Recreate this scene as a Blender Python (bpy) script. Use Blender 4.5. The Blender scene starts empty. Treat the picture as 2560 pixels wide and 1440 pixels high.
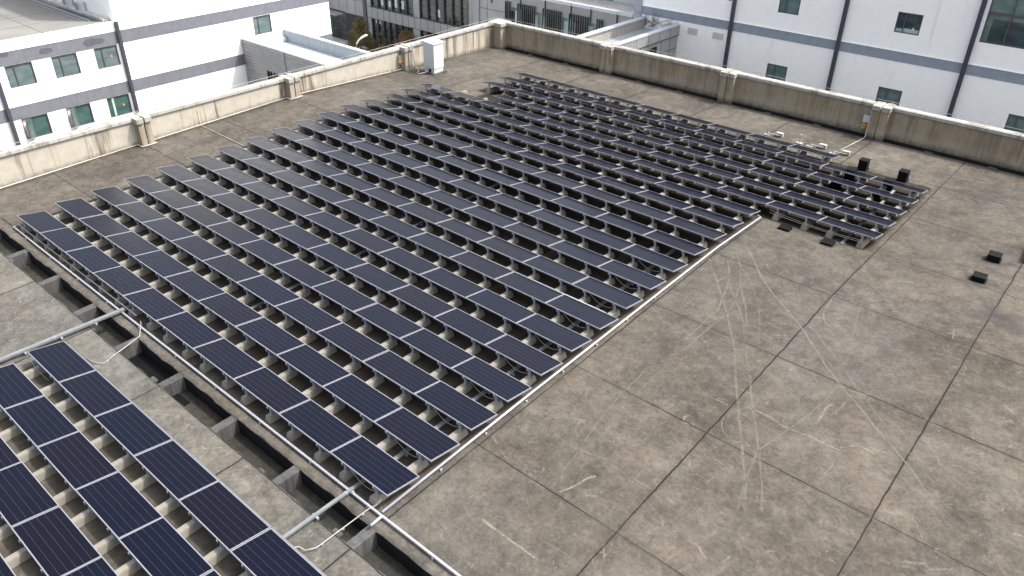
import bpy, bmesh, math, random
from mathutils import Vector, Matrix, noise
random.seed(7)
S=bpy.context.scene
COL=bpy.data.collections.new('scene'); S.collection.children.link(COL)
SCUFF=[(0.05,0.7,[(-0.02,11.75),(0.39,11.17),(0.87,10.61),(1.32,10.0),(1.75,9.42),(2.12,8.9),(2.49,8.35),(2.93,7.66),(3.34,6.89)]),(0.05,0.7,[(0.47,12.09),(0.88,11.43),(1.22,10.68),(1.42,10.01),(1.62,9.23),(1.64,8.55),(1.67,7.7),(1.63,6.9)]),(0.05,0.6,[(1.21,10.76),(1.68,10.17),(2.22,9.47),(2.66,8.83),(2.93,8.28),(3.21,7.6)]),(0.04,0.5,[(1.04,11.9),(1.62,11.35),(2.05,10.79),(2.44,10.24),(2.76,9.67),(3.1,8.88),(3.32,8.31)]),(0.06,0.8,[(0.43,13.55),(1.03,12.81),(1.65,12.02),(2.26,11.35),(2.77,10.89),(3.34,10.45),(3.89,9.97),(4.4,9.44),(4.85,8.97),(5.24,8.55)]),(0.05,0.6,[(0.57,13.81),(1.13,13.22),(1.84,12.35)]),(0.05,0.6,[(0.41,12.8),(1.01,11.96),(1.51,10.93),(1.82,10.44),(2.28,9.73),(2.64,9.01),(2.99,8.15),(3.63,7.14)]),(0.05,0.8,[(4.08,11.96),(4.14,11.15),(4.3,10.74),(4.57,10.5),(4.88,10.47)]),(0.04,0.5,[(4.52,11.2),(4.66,10.91),(4.85,10.87)]),(0.05,0.6,[(4.05,10.17),(4.42,9.91),(4.88,9.49),(5.45,8.96)]),(0.05,0.6,[(1.56,10.82),(1.81,9.91),(1.95,9.1),(1.92,8.39),(1.9,7.58),(1.86,6.78)]),(0.03,0.5,[(2.7,8.76),(2.97,9.24),(3.4,9.68),(3.79,10.05)]),(0.05,0.45,[(4.72,13.21),(4.9,11.96),(5.14,10.87),(5.41,9.82),(5.61,8.88)]),(0.04,0.6,[(2.19,11.06),(2.72,10.92),(3.19,10.89),(3.59,10.6)]),(0.06,0.7,[(3.34,6.89),(3.71,6.2),(4.15,5.43),(4.52,4.78),(4.88,4.17),(5.21,3.6),(5.5,3.03),(5.8,2.37)]),(0.06,0.6,[(3.77,6.92),(4.19,6.09),(4.59,5.42),(5.0,4.73),(5.3,4.19),(5.57,3.7),(5.86,3.14),(6.09,2.62)]),(0.06,0.7,[(5.24,8.55),(5.73,8.13),(6.16,7.76),(6.68,7.35),(7.2,6.9),(7.77,6.45),(8.13,6.16),(8.56,5.72),(8.9,5.44)]),(0.05,0.5,[(5.66,8.75),(6.14,8.23),(6.66,7.78),(7.17,7.29),(7.8,6.78),(8.29,6.35),(8.74,6.0)]),(0.05,0.65,[(5.72,8.07),(5.74,7.34),(5.64,6.59),(5.51,5.79),(5.35,5.03),(5.23,4.39),(5.27,3.98),(5.36,3.47),(5.49,2.9),(5.68,2.26)]),(0.04,0.5,[(6.13,7.68),(6.11,7.05),(5.94,6.31),(5.73,5.56),(5.66,4.55)]),(0.04,0.7,[(4.03,4.83),(4.18,4.48),(4.42,4.27),(4.67,4.26),(4.96,4.42)]),(0.03,1,[(3.36,5.31),(3.63,5.34),(3.91,5.35)]),(0.05,1,[(4.3,5.59),(4.58,5.61),(4.93,5.62),(5.21,5.57),(5.57,5.58),(5.96,5.62),(6.33,5.62),(6.73,5.64)]),(0.04,1,[(6.65,5.73),(6.82,5.94),(6.96,6.08),(7.32,6.07)]),(0.03,1,[(7.29,6.15),(7.45,6.23),(7.67,6.25)]),(0.05,0.9,[(5.94,7.21),(5.87,6.94),(5.88,6.45),(5.84,6.03)]),(0.03,0.9,[(6.7,5.11),(6.7,4.91),(6.68,4.43)]),(0.03,0.6,[(7.26,4.98),(7.5,4.99),(7.9,5.18)]),(0.05,0.5,[(1.54,5.2),(1.6,3.82),(1.68,2.96),(1.83,2.04),(1.98,1.32),(2.06,0.7),(2.23,0.39)]),(0.05,0.5,[(1.88,5.37),(1.87,4.16),(1.93,3.13),(2.21,2.0)]),(0.04,1,[(2.39,0.1),(2.49,0.38),(2.56,0.64),(2.62,0.92),(2.73,1.08)]),(0.05,0.7,[(1.79,1.5),(2.09,1.54),(2.36,1.61),(2.6,1.68)]),(0.03,0.8,[(2.75,1.6),(3.2,1.58),(3.48,1.57),(3.93,1.58)]),(0.04,0.5,[(2.24,2.92),(2.53,2.98),(2.77,3.39),(3.09,3.83)]),(0.03,0.5,[(2.26,3.27),(2.64,3.85),(3.08,4.34)]),(0.05,1,[(1.57,-1.65),(1.91,-1.64),(2.23,-1.65),(2.49,-1.66),(2.73,-1.65),(3.13,-1.65)]),(0.03,0.5,[(2.52,-1.19),(2.95,-1.18),(3.41,-1.15),(4.0,-1.19)]),(0.04,0.5,[(0.15,-2.03),(0.52,-2.22),(1.18,-2.35)]),(0.04,0.5,[(1.17,-2.33),(1.24,-1.98),(1.25,-1.32)]),(0.04,0.4,[(0.18,-1.53),(0.53,-1.75),(0.95,-1.89)]),(0.05,0.8,[(-14.35,27.11),(-14.47,27.67),(-14.35,28.04)]),(0.05,0.8,[(-13.59,26.95),(-13.55,27.44),(-13.38,27.96)]),(0.25,0.6,[(-11.05,25.39),(-11.05,26.38),(-10.48,27.41)]),(0.06,0.8,[(-6.46,26.9),(-6.47,27.34),(-6.57,27.87)]),(0.06,0.8,[(-5.52,27.04),(-5.51,27.4),(-5.62,27.91)]),(0.04,0.8,[(-1.76,26.86),(-1.75,27.71)]),(0.3,0.6,[(-2.69,25.27),(-2.64,25.77),(-2.39,25.74),(-2.3,25.39)])]
FINX=[-41.41, -41.15, -40.89, -39.86, -39.59, -39.33, -39.08, -38.84, -38.59, -38.33, -38.07, -37.79, -36.77, -36.5, -36.24, -36.0, -35.75, -35.49, -35.22, -34.96, -34.7, -33.69, -33.44, -33.18, -32.9, -32.67, -32.4, -32.15, -31.88, -31.62, -30.6, -30.34, -30.08]
CAMC=(9.59251,-10.46181,13.9231)
CAMM=((.745831,.6660876,-.0079708),(-.3369877,.3875991,.8580246),(-.574609,.6372553,-.5135467))
CAMF=1973.6557; PPX=1203.309; PPY=637.847
SUN=2.0; SKY=.15; EXPO=1.45
RIDGE=12.4; SLOPE=.06
def rz(y): return 0.0 if y<RIDGE else -SLOPE*(y-RIDGE)
SH=.0245
def shr(y0): return lambda x,y,z: z-SH*(y-y0)

# ------------------------------------------------------------------ helpers
def link(o,parent=None):
    COL.objects.link(o)
    if parent is not None: o.parent=parent
    return o
def empty(name,loc=(0,0,0),rz_=0):
    o=bpy.data.objects.new(name,None); o.location=loc; o.rotation_euler=(0,0,rz_); o.empty_display_size=.2
    return link(o)
def tag(o,label=None,cat=None,group=None,kind=None):
    if label: o['label']=label
    if cat: o['category']=cat
    if group: o['group']=group
    if kind: o['kind']=kind
    return o
class MB:
    def __init__(s): s.v=[]; s.f=[]; s.m=[]; s.zf=None
    def _add(s,vs,fs,mat=0):
        b=len(s.v)
        for x,y,z in vs:
            s.v.append((x,y,s.zf(x,y,z) if s.zf else z))
        for f in fs: s.f.append([b+i for i in f]); s.m.append(mat)
    def box(s,x0,x1,y0,y1,z0,z1,mat=0):
        if x0>x1:x0,x1=x1,x0
        if y0>y1:y0,y1=y1,y0
        if z0>z1:z0,z1=z1,z0
        vs=[(x0,y0,z0),(x1,y0,z0),(x1,y1,z0),(x0,y1,z0),(x0,y0,z1),(x1,y0,z1),(x1,y1,z1),(x0,y1,z1)]
        s._add(vs,[(0,3,2,1),(4,5,6,7),(0,1,5,4),(1,2,6,5),(2,3,7,6),(3,0,4,7)],mat); return s
    def quad(s,a,b,c,d,mat=0): s._add([a,b,c,d],[(0,1,2,3)],mat); return s
    def tube(s,pts,r,n=8,mat=0,r2=None,cap=True):
        pts=[Vector(p) for p in pts]; rings=[]
        N=len(pts)
        for i,p in enumerate(pts):
            if i==0: t=pts[1]-p
            elif i==N-1: t=p-pts[i-1]
            else: t=(pts[i+1]-p).normalized()+(p-pts[i-1]).normalized()
            t.normalize()
            a=Vector((0,0,1)) if abs(t.z)<.9 else Vector((1,0,0))
            u=t.cross(a).normalized(); w=u.cross(t)
            rr=r if r2 is None else r+(r2-r)*i/(N-1)
            rings.append([tuple(p+u*rr*math.cos(2*math.pi*k/n)+w*rr*math.sin(2*math.pi*k/n)) for k in range(n)])
        vs=[q for R_ in rings for q in R_]; fs=[]
        for i in range(N-1):
            for k in range(n):
                fs.append((i*n+k,i*n+(k+1)%n,(i+1)*n+(k+1)%n,(i+1)*n+k))
        if cap: fs.append(tuple(range(n))[::-1]); fs.append(tuple((N-1)*n+k for k in range(n)))
        s._add(vs,fs,mat); return s
    def prism(s,prof,a0,a1,axis='y',mat=0):
        # prof: list of (p,q); axis y: p=x q=z ; axis x: p=y q=z
        n=len(prof)
        if axis=='y': vs=[(p,a0,q) for p,q in prof]+[(p,a1,q) for p,q in prof]
        else: vs=[(a0,p,q) for p,q in prof]+[(a1,p,q) for p,q in prof]
        fs=[(i,(i+1)%n,n+(i+1)%n,n+i) for i in range(n)]+[tuple(range(n))[::-1],tuple(range(n,2*n))]
        s._add(vs,fs,mat); return s
    def build(s,name,mats,parent=None,smooth=False,bevel=0):
        me=bpy.data.meshes.new(name); me.from_pydata(s.v,[],s.f)
        if not isinstance(mats,(list,tuple)): mats=[mats]
        for m in mats: me.materials.append(m)
        for p,k in zip(me.polygons,s.m): p.material_index=k; p.use_smooth=smooth
        bm=bmesh.new(); bm.from_mesh(me); bmesh.ops.recalc_face_normals(bm,faces=bm.faces); bm.to_mesh(me); bm.free()
        me.update()
        o=bpy.data.objects.new(name,me); link(o,parent)
        if bevel:
            b=o.modifiers.new('bevel','BEVEL'); b.width=bevel; b.segments=2; b.limit_method='ANGLE'; b.angle_limit=.6
        return o

# ------------------------------------------------------------------ materials
class NT:
    def __init__(s,name):
        s.mat=bpy.data.materials.new(name); s.mat.use_nodes=True; s.t=s.mat.node_tree; s.t.nodes.clear()
        s.out=s.n('ShaderNodeOutputMaterial'); s.b=s.n('ShaderNodeBsdfPrincipled'); s.l(s.b,0,s.out,0)
        s.co=s.n('ShaderNodeTexCoord')
    def n(s,t,**k):
        n=s.t.nodes.new(t)
        for a,b in k.items(): setattr(n,a,b)
        return n
    def l(s,a,i,b,j): s.t.links.new(a.outputs[i],b.inputs[j]); return b
    def val(s,a): return a
    def set(s,n,**k):
        for a,b in k.items(): n.inputs[a.replace('_',' ')].default_value=b
        return n
    def math(s,op,a,b=None,c=None,clamp=False):
        n=s.n('ShaderNodeMath',operation=op); n.use_clamp=clamp
        for i,x in enumerate((a,b,c)):
            if x is None: continue
            if isinstance(x,(int,float)): n.inputs[i].default_value=x
            else: s.t.links.new(x,n.inputs[i])
        return n.outputs[0]
    def noise(s,scale,detail=5,rough=.6,dist=0,vec=None):
        n=s.n('ShaderNodeTexNoise'); n.inputs['Scale'].default_value=scale; n.inputs['Detail'].default_value=detail
        n.inputs['Roughness'].default_value=rough; n.inputs['Distortion'].default_value=dist
        s.t.links.new(vec if vec is not None else s.co.outputs['Object'],n.inputs['Vector'])
        return n.outputs['Fac']
    def mapv(s,scale=(1,1,1),loc=(0,0,0),src=None,rot=(0,0,0)):
        m=s.n('ShaderNodeMapping'); m.inputs['Scale'].default_value=scale; m.inputs['Location'].default_value=loc; m.inputs['Rotation'].default_value=rot
        s.t.links.new(src if src is not None else s.co.outputs['Object'],m.inputs[0]); return m.outputs[0]
    def ramp(s,fac,stops):
        r=s.n('ShaderNodeValToRGB'); e=r.color_ramp.elements
        while len(e)<len(stops): e.new(.5)
        for i,(p,c) in enumerate(stops):
            e[i].position=p
            if isinstance(c,(int,float)): c=(c,c,c)
            e[i].color=(*c,1)
        s.t.links.new(fac,r.inputs[0]); return r.outputs[0]
    def mix(s,fac,a,b,mode='MIX'):
        m=s.n('ShaderNodeMix',data_type='RGBA',blend_type=mode)
        for sock,x in ((m.inputs[0],fac),(m.inputs[6],a),(m.inputs[7],b)):
            if isinstance(x,(int,float)): sock.default_value=x
            elif isinstance(x,tuple): sock.default_value=(*x,1)
            else: s.t.links.new(x,sock)
        return m.outputs[2]
    def base(s,c,rough=.8,spec=.3,metal=0):
        if isinstance(c,tuple): s.b.inputs['Base Color'].default_value=(*c,1)
        else: s.t.links.new(c,s.b.inputs['Base Color'])
        if isinstance(rough,(int,float)): s.b.inputs['Roughness'].default_value=rough
        else: s.t.links.new(rough,s.b.inputs['Roughness'])
        s.b.inputs['Specular IOR Level'].default_value=spec; s.b.inputs['Metallic'].default_value=metal
        return s
    def bump(s,h,strength=.3,dist=.02):
        b=s.n('ShaderNodeBump'); b.inputs['Strength'].default_value=strength; b.inputs['Distance'].default_value=dist
        s.t.links.new(h,b.inputs['Height']); s.t.links.new(b.outputs[0],s.b.inputs['Normal'])
    def xyz(s,src=None):
        m=s.n('ShaderNodeSeparateXYZ'); s.t.links.new(src if src is not None else s.co.outputs['Object'],m.inputs[0]); return m.outputs

def m_simple(name,c,rough=.7,spec=.3,metal=0,var=.12,scale=3):
    t=NT(name); n=t.noise(scale,5)
    lo=tuple(x*(1-var) for x in c); hi=tuple(min(1,x*(1+var)) for x in c)
    t.base(t.mix(t.ramp(n,[(.3,0.),(.7,1.)]),lo,hi),rough,spec,metal); return t.mat
def periodic(t,coord,pitch,off,halfw):
    """1 on the line, 0 away from it"""
    a=t.math('SUBTRACT',coord,off); a=t.math('DIVIDE',a,pitch); fr=t.math('FRACT',t.math('ADD',a,100.5)); 
    d=t.math('MULTIPLY',t.math('ABSOLUTE',t.math('SUBTRACT',fr,.5)),pitch)
    return d

def m_deck(name,tone=1.0,joints=True,warm=(1.11,1.0,.845)):
    t=NT(name)
    co=t.mapv((1,1,0))
    n1=t.noise(.3,6,.62,.25,co); n2=t.noise(1.9,8,.72,.35,t.mapv((1,.85,0),(13,4,0))); n3=t.noise(11,6,.75,.2,co)
    n4=t.noise(.8,9,.8,.5,t.mapv((1,1,0),(3,31,0))); n7=t.noise(5.,7,.8,.6,t.mapv((1,1,0),(33,1,0)))
    a=t.math('ADD',t.math('MULTIPLY',n1,.26),t.math('MULTIPLY',n2,.30)); a=t.math('ADD',a,t.math('MULTIPLY',n3,.22)); a=t.math('ADD',a,t.math('MULTIPLY',n7,.22))
    W=lambda v:tuple(v*w*tone for w in warm)
    c=t.ramp(a,[(.39,W(.026)),(.465,W(.049)),(.525,W(.072)),(.61,W(.112))])
    wisp=t.ramp(n4,[(.55,0.),(.66,.5)]); c=t.mix(wisp,c,W(.118))
    # pinkish and olive casts, blue-grey worn areas
    n5=t.noise(.13,3,.5,0,t.mapv((1,1,0),(50,9,0))); n8=t.noise(.9,5,.7,0,t.mapv((1,1,0),(20,19,0)))
    c=t.mix(t.ramp(n8,[(.4,0.),(.62,1.)]),c,t.mix(1.0,c,(1.035,.99,.97),'MULTIPLY'))
    c=t.mix(t.ramp(n5,[(.46,0.),(.64,.6)]),c,t.mix(1.0,c,(.93,1.0,1.08),'MULTIPLY'))
    n6=t.noise(38,2,.5,0,co); c=t.mix(t.ramp(n6,[(.62,0.),(.72,.35)]),c,W(.022))
    # hairline scratches and lime-filled crazing
    def craze(scale,w,off,thr,amt,c):
        dv=t.n('ShaderNodeTexNoise'); dv.inputs['Scale'].default_value=scale*1.5; dv.inputs['Detail'].default_value=5; t.t.links.new(co,dv.inputs['Vector'])
        vm=t.n('ShaderNodeVectorMath',operation='MULTIPLY_ADD'); t.t.links.new(dv.outputs['Color'],vm.inputs[0]); vm.inputs[1].default_value=(.55/scale,.55/scale,0); t.t.links.new(t.mapv((1,1,0),off),vm.inputs[2])
        vo=t.n('ShaderNodeTexVoronoi',feature='DISTANCE_TO_EDGE'); vo.inputs['Scale'].default_value=scale; t.t.links.new(vm.outputs[0],vo.inputs['Vector'])
        ln=t.math('SUBTRACT',1.0,t.math('DIVIDE',vo.outputs['Distance'],w*scale),clamp=True)
        mk=t.ramp(t.noise(1.3,5,.8,.3,t.mapv((1,1,0),(off[1],off[0],0))),[(thr,0.),(thr+.1,amt)])
        return t.mix(t.math('MULTIPLY',ln,mk),c,W(.155))
    c=craze(.9,.022,(4,7,0),.54,.75,c); c=craze(2.7,.016,(14,17,0),.56,.6,c); c=craze(.45,.03,(40,2,0),.56,.5,c)
    fl=t.noise(7.,3,.5,1.2,t.mapv((1,1,0),(60,61,0))); c=t.mix(t.ramp(fl,[(.70,0.),(.76,.6)]),c,W(.16))
    x,y,z=t.xyz()
    if joints:
        # every slab was poured separately and weathered to its own tone
        sx_=t.math('FLOOR',t.math('DIVIDE',x,3.985)); sy_=t.math('FLOOR',t.math('DIVIDE',t.math('SUBTRACT',y,.02),4.06))
        cm=t.n('ShaderNodeCombineXYZ'); t.t.links.new(sx_,cm.inputs[0]); t.t.links.new(sy_,cm.inputs[1])
        wn=t.n('ShaderNodeTexWhiteNoise'); t.t.links.new(cm.outputs[0],wn.inputs['Vector'])
        c=t.mix(1.0,c,t.ramp(wn.outputs['Value'],[(0.,(.90,.905,.915)),(1.,(1.07,1.06,1.03))]),'MULTIPLY')
        wx=t.math('MULTIPLY',t.math('SUBTRACT',t.noise(1.3,6,.7,0,co),.5),.09)
        dx=periodic(t,t.math('ADD',x,wx),3.985,0.0,0); dy=periodic(t,t.math('ADD',y,wx),4.06,.02,0)
        wid=t.math('ADD',t.math('MULTIPLY',t.noise(.35,4,.7,0,t.mapv((1,1,0),(7,7,0))),.05),.0)
        wid2=t.math('ADD',wid,-.009)
        def line(d,w,soft):
            return t.math('SUBTRACT',1.0,t.math('DIVIDE',t.math('MAXIMUM',t.math('SUBTRACT',d,w),0.0),soft),clamp=True)
        lx=line(dx,t.math('ADD',wid2,-.001),.010); ly=line(dy,t.math('ADD',wid2,-.006),.010)
        halo=t.math('MULTIPLY',t.math('MAXIMUM',line(dx,.01,.13),line(dy,.01,.11)),.22)
        c=t.mix(halo,c,W(.035))
        c=t.mix(t.math('MULTIPLY',t.math('MAXIMUM',lx,ly),.93),c,(.012,.011,.011))
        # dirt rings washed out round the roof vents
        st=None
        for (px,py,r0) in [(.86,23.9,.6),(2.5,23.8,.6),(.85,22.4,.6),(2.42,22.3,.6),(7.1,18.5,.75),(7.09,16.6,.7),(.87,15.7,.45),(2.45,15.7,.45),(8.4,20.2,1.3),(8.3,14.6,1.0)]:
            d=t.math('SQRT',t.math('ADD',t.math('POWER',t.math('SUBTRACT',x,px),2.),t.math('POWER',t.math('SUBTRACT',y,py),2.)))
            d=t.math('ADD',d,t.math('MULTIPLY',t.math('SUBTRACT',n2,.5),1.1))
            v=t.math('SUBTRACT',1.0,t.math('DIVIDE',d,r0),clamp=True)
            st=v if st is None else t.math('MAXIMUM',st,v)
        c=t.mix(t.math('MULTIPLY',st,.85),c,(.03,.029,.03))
    if name=='deck_concrete_pale':  # grime and shade under the corner array, both put into the colour
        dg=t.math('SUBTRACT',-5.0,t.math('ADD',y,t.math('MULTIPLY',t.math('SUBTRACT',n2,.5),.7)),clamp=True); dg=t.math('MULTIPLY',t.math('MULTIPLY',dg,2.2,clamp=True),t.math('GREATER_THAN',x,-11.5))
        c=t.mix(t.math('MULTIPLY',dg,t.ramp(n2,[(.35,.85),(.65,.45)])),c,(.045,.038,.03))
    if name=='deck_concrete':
        # unwashed grime plus painted shade under the arrays (main block and its far extension)
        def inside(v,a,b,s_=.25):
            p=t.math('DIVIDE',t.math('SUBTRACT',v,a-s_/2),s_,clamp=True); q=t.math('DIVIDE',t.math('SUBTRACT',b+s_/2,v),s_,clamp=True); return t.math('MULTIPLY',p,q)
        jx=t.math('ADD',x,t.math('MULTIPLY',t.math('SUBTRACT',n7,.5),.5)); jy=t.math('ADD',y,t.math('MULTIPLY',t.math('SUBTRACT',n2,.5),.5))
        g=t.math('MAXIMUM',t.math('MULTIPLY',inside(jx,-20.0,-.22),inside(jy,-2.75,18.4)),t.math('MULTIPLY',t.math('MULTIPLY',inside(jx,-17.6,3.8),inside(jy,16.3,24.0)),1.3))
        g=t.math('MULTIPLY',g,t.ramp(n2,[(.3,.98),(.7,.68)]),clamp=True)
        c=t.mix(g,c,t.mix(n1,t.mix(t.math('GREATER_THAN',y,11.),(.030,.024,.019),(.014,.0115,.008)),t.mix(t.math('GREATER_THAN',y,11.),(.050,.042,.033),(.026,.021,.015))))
    t.base(c,.9,.15); t.bump(t.math('ADD',n3,t.math('MULTIPLY',n2,2.)),.35,.01)
    return t.mat
def m_scuff():
    t=NT('scuff'); al=t.noise(2.2,8,.8,0); al2=t.noise(30,3,.7)
    a=t.math('MULTIPLY',t.ramp(al,[(.33,.12),(.55,1.)]),t.ramp(al2,[(.3,.35),(.6,1.)]))
    at=t.n('ShaderNodeAttribute',attribute_name='k')
    a=t.math('MULTIPLY',a,at.outputs['Fac'])
    t.base((.165,.153,.130),.9,.1); t.t.links.new(a,t.b.inputs['Alpha']); return t.mat
def m_wall(name,base,stain,amount=.5,cut=.5,bottom=None,hscale=1.6,clus=.0,flat=1.):
    """rendered wall with vertical run-off streaks"""
    t=NT(name)
    v=t.mapv((hscale,hscale,.16)); v2=t.mapv((6,6,.35),(5,3,0))
    s1=t.noise(1.0,6,.65,.2,v); s2=t.noise(1.0,5,.7,0,v2); g=t.noise(2.5,6,.65); f=t.noise(25,4,.6)
    b=t.mix(t.ramp(g,[(.3,0.),(.7,1.)]),tuple(x*(1-.14*flat) for x in base),tuple(min(1,x*(1+.08*flat)) for x in base))
    m=t.math('ADD',t.math('MULTIPLY',s1,.6),t.math('MULTIPLY',s2,.4))
    cl=t.noise(.42,3,.6,0,t.mapv((1,1,0),(11,2,0)))
    m=t.math('ADD',m,t.math('MULTIPLY',t.math('SUBTRACT',cl,.5),clus))
    m=t.ramp(m,[(cut,0.),(cut+.1,amount)])
    c=t.mix(m,b,stain)
    if name=='stained_render':
        x,y,z=t.xyz(); zz=t.math('ADD',z,t.math('MULTIPLY',t.math('SUBTRACT',t.noise(.8,5,.8,0,t.mapv((1,1,0))),.5),.9))
        lo=t.math('SUBTRACT',1.0,t.math('DIVIDE',t.math('ABSOLUTE',t.math('ADD',zz,.55)),.38),clamp=True)
        c=t.mix(t.math('MULTIPLY',lo,t.ramp(t.noise(1.,6,.75,.3,t.mapv((5,5,.5),(9,9,0))),[(.36,.1),(.62,.75)])),c,(.33,.295,.235))
    if bottom:
        x,y,z=t.xyz()
        if bottom[0]=='L':   # height above sloping deck
            dz=t.math('MULTIPLY',t.math('MAXIMUM',t.math('SUBTRACT',y,RIDGE),0.0),SLOPE); h=t.math('ADD',z,dz)
        else: h=t.math('SUBTRACT',z,bottom[1])
        h=t.math('ADD',h,t.math('MULTIPLY',t.math('SUBTRACT',t.noise(3.2,7,.8),.5),-bottom[3]))
        mm=t.math('SUBTRACT',1.0,t.math('DIVIDE',h,bottom[2]),clamp=True)
        c=t.mix(t.math('MULTIPLY',mm,.85),c,bottom[4])
    c=t.mix(t.ramp(f,[(.35,.18*flat),(.6,0.)]),c,tuple(x*.5 for x in base))
    t.base(c,.9,.2); t.bump(f,.25,.01); return t.mat
def m_glass_pv():
    t=NT('photovoltaic_glass'); uv=t.xyz(t.co.outputs['UV'])
    u,v=uv[0],uv[1]
    cell=.1575
    dv=periodic(t,v,cell,0.0,0); du=periodic(t,u,cell,0.0,0)
    def line(d,w,soft): return t.math('SUBTRACT',1.0,t.math('DIVIDE',t.math('MAXIMUM',t.math('SUBTRACT',d,w),0.0),soft),clamp=True)
    lv=line(dv,.0022,.0035); lu=line(du,.0009,.0022)
    oi=t.n('ShaderNodeObjectInfo')
    tint=t.mix(t.ramp(oi.outputs['Random'],[(.0,0.),(.35,.15),(.8,.6),(1.,1.)]),(.0017,.0027,.0095),(.0026,.0027,.0072))
    n=t.noise(3.,4,.6)
    c=t.mix(t.ramp(n,[(.35,0.),(.75,.35)]),tint,(.0042,.005,.009))
    c=t.mix(t.math('MULTIPLY',lu,.16),c,(.01,.011,.016))
    c=t.mix(t.math('MULTIPLY',lv,.45),c,(.05,.057,.072))
    dust=t.noise(1.2,6,.7,0,t.mapv((1,1,1),(2,2,2)))
    rough=t.ramp(dust,[(.3,.16),(.7,.26)])
    t.base(c,rough,.13)
    return t.mat
def m_corr(name,c,axis,pitch,depth=.03,rough=.45,metal=.0,grime=.25):
    t=NT(name); x,y,z=t.xyz(); k={'x':x,'y':y,'z':z}[axis]
    w=t.math('SINE',t.math('MULTIPLY',k,2*math.pi/pitch))
    n=t.noise(1.5,6,.7,0,t.mapv((1,1,.4)))
    cc=t.mix(t.ramp(n,[(.4,0.),(.75,grime)]),c,tuple(q*.55 for q in c))
    t.base(cc,rough,.4,metal); t.bump(w,1.0,depth); return t.mat

M={}
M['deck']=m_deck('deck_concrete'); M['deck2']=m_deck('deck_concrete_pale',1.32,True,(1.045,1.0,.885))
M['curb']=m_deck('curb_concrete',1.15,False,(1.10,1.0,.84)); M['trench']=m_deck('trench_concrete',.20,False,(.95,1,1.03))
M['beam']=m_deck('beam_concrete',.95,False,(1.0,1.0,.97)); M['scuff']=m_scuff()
M['wallL']=m_wall('cream_render',(.365,.338,.285),(.09,.07,.045),.9,.515,('L',0,.26,.55,(.085,.07,.05)),2.2,.9)
M['wallR']=m_wall('stained_render',(.27,.232,.172),(.13,.105,.07),.62,.47,('R',-.98,.30,.75,(.03,.03,.032)),3.2,.35)
M['cap']=m_wall('coping_paint',(.315,.305,.285),(.11,.10,.08),.75,.50)
M['capd']=m_simple('worn_coping',(.45,.44,.41),.85,.2,0,.35,4)
M['pil']=m_wall('pilaster_render',(.29,.26,.205),(.13,.10,.06),.7,.52,('R',-1.0,.2,.4,(.1,.09,.07)),2.)
def m_block():
    t=NT('cast_concrete'); oi=t.n('ShaderNodeObjectInfo'); n=t.noise(6,6,.7); n2=t.noise(22,4,.7)
    c=t.mix(t.ramp(n,[(.3,0.),(.7,1.)]),(.165,.155,.132),(.235,.224,.197)); c=t.mix(t.math('MULTIPLY',oi.outputs['Random'],.45),c,(.15,.139,.117)); c=t.mix(t.ramp(n2,[(.6,0.),(.72,.5)]),c,(.1,.09,.07))
    t.base(c,.9,.2); t.bump(n2,.4,.01); return t.mat
M['block']=m_block()
M['alu']=m_simple('aluminium_frame',(.21,.215,.24),.38,.5,.25,.06,2)
M['steel']=m_simple('galvanised_steel',(.27,.29,.31),.5,.5,.2,.14,9)
M['tray']=m_simple('tray_steel',(.185,.197,.203),.4,.5,.35,.14,6)
M['pipe']=m_simple('bright_pipe',(.40,.40,.43),.3,.5,.35,.05,2)
M['pvc']=m_simple('white_pvc',(.33,.31,.28),.5,.4,0,.15,5)
M['wire']=m_simple('grey_wire',(.32,.31,.29),.6,.3,.2)
M['cable']=m_simple('pale_cable',(.33,.31,.25),.6,.3)
M['back']=m_simple('panel_backsheet',(.6,.6,.6),.7,.2)
M['pv']=m_glass_pv()
M['black']=m_simple('black_metal',(.0035,.0035,.004),.7,.12,0,.3,8)
M['cab']=m_simple('cabinet_paint',(.46,.485,.505),.45,.4,0,.04,2)
M['white']=m_wall('white_render',(.82,.83,.82),(.66,.66,.64),.3,.6,None,1.6,0,.25)
M['whiteR']=m_wall('white_render_cool',(.86,.87,.86),(.56,.56,.54),.45,.56,None,2.,0,.25)
M['band']=m_wall('grey_band',(.15,.157,.178),(.12,.125,.14),.5,.5)
M['bandR']=m_wall('blue_grey_band',(.26,.295,.35),(.2,.23,.28),.5,.52)
M['patch']=m_simple('dark_touch_up',(.085,.09,.105),.9,.2)
M['gutter']=m_simple('dark_downpipe',(.042,.047,.062),.5,.4,0,.15)
M['frame']=m_simple('window_frame',(.085,.075,.08),.5,.4)
M['trim']=m_simple('pale_trim',(.6,.61,.6),.7,.3)
def m_win(name,c,c2,rough=.12):
    t=NT(name); n=t.noise(.9,3,.5,0,t.mapv((1,1,3))); t.base(t.mix(t.ramp(n,[(.4,0.),(.62,1.)]),c,c2),rough,.6); return t.mat
M['glassL']=m_win('teal_blind_glass',(.085,.120,.124),(.12,.158,.162)); M['glassG']=m_win('green_glass',(.038,.080,.075),(.06,.108,.10))
M['glassR']=m_win('shaded_glass',(.09,.15,.15),(.13,.19,.19)); M['glassD']=m_win('dark_glass',(.025,.045,.052),(.05,.075,.08))
M['glassB']=m_win('lobby_glass',(.010,.013,.015),(.035,.045,.048),.08)
M['curtain']=m_simple('pale_blind',(.34,.44,.44),.6,.3)
M['orange']=m_simple('orange_sticker',(.9,.22,.05),.5,.3); M['yellowt']=m_simple('yellow_sticker',(.75,.72,.4),.5,.3); M['whitet']=m_simple('white_sticker',(.8,.85,.8),.5,.3)
M['yellow']=m_simple('yellow_reel',(.62,.33,.02),.5,.4)
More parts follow.
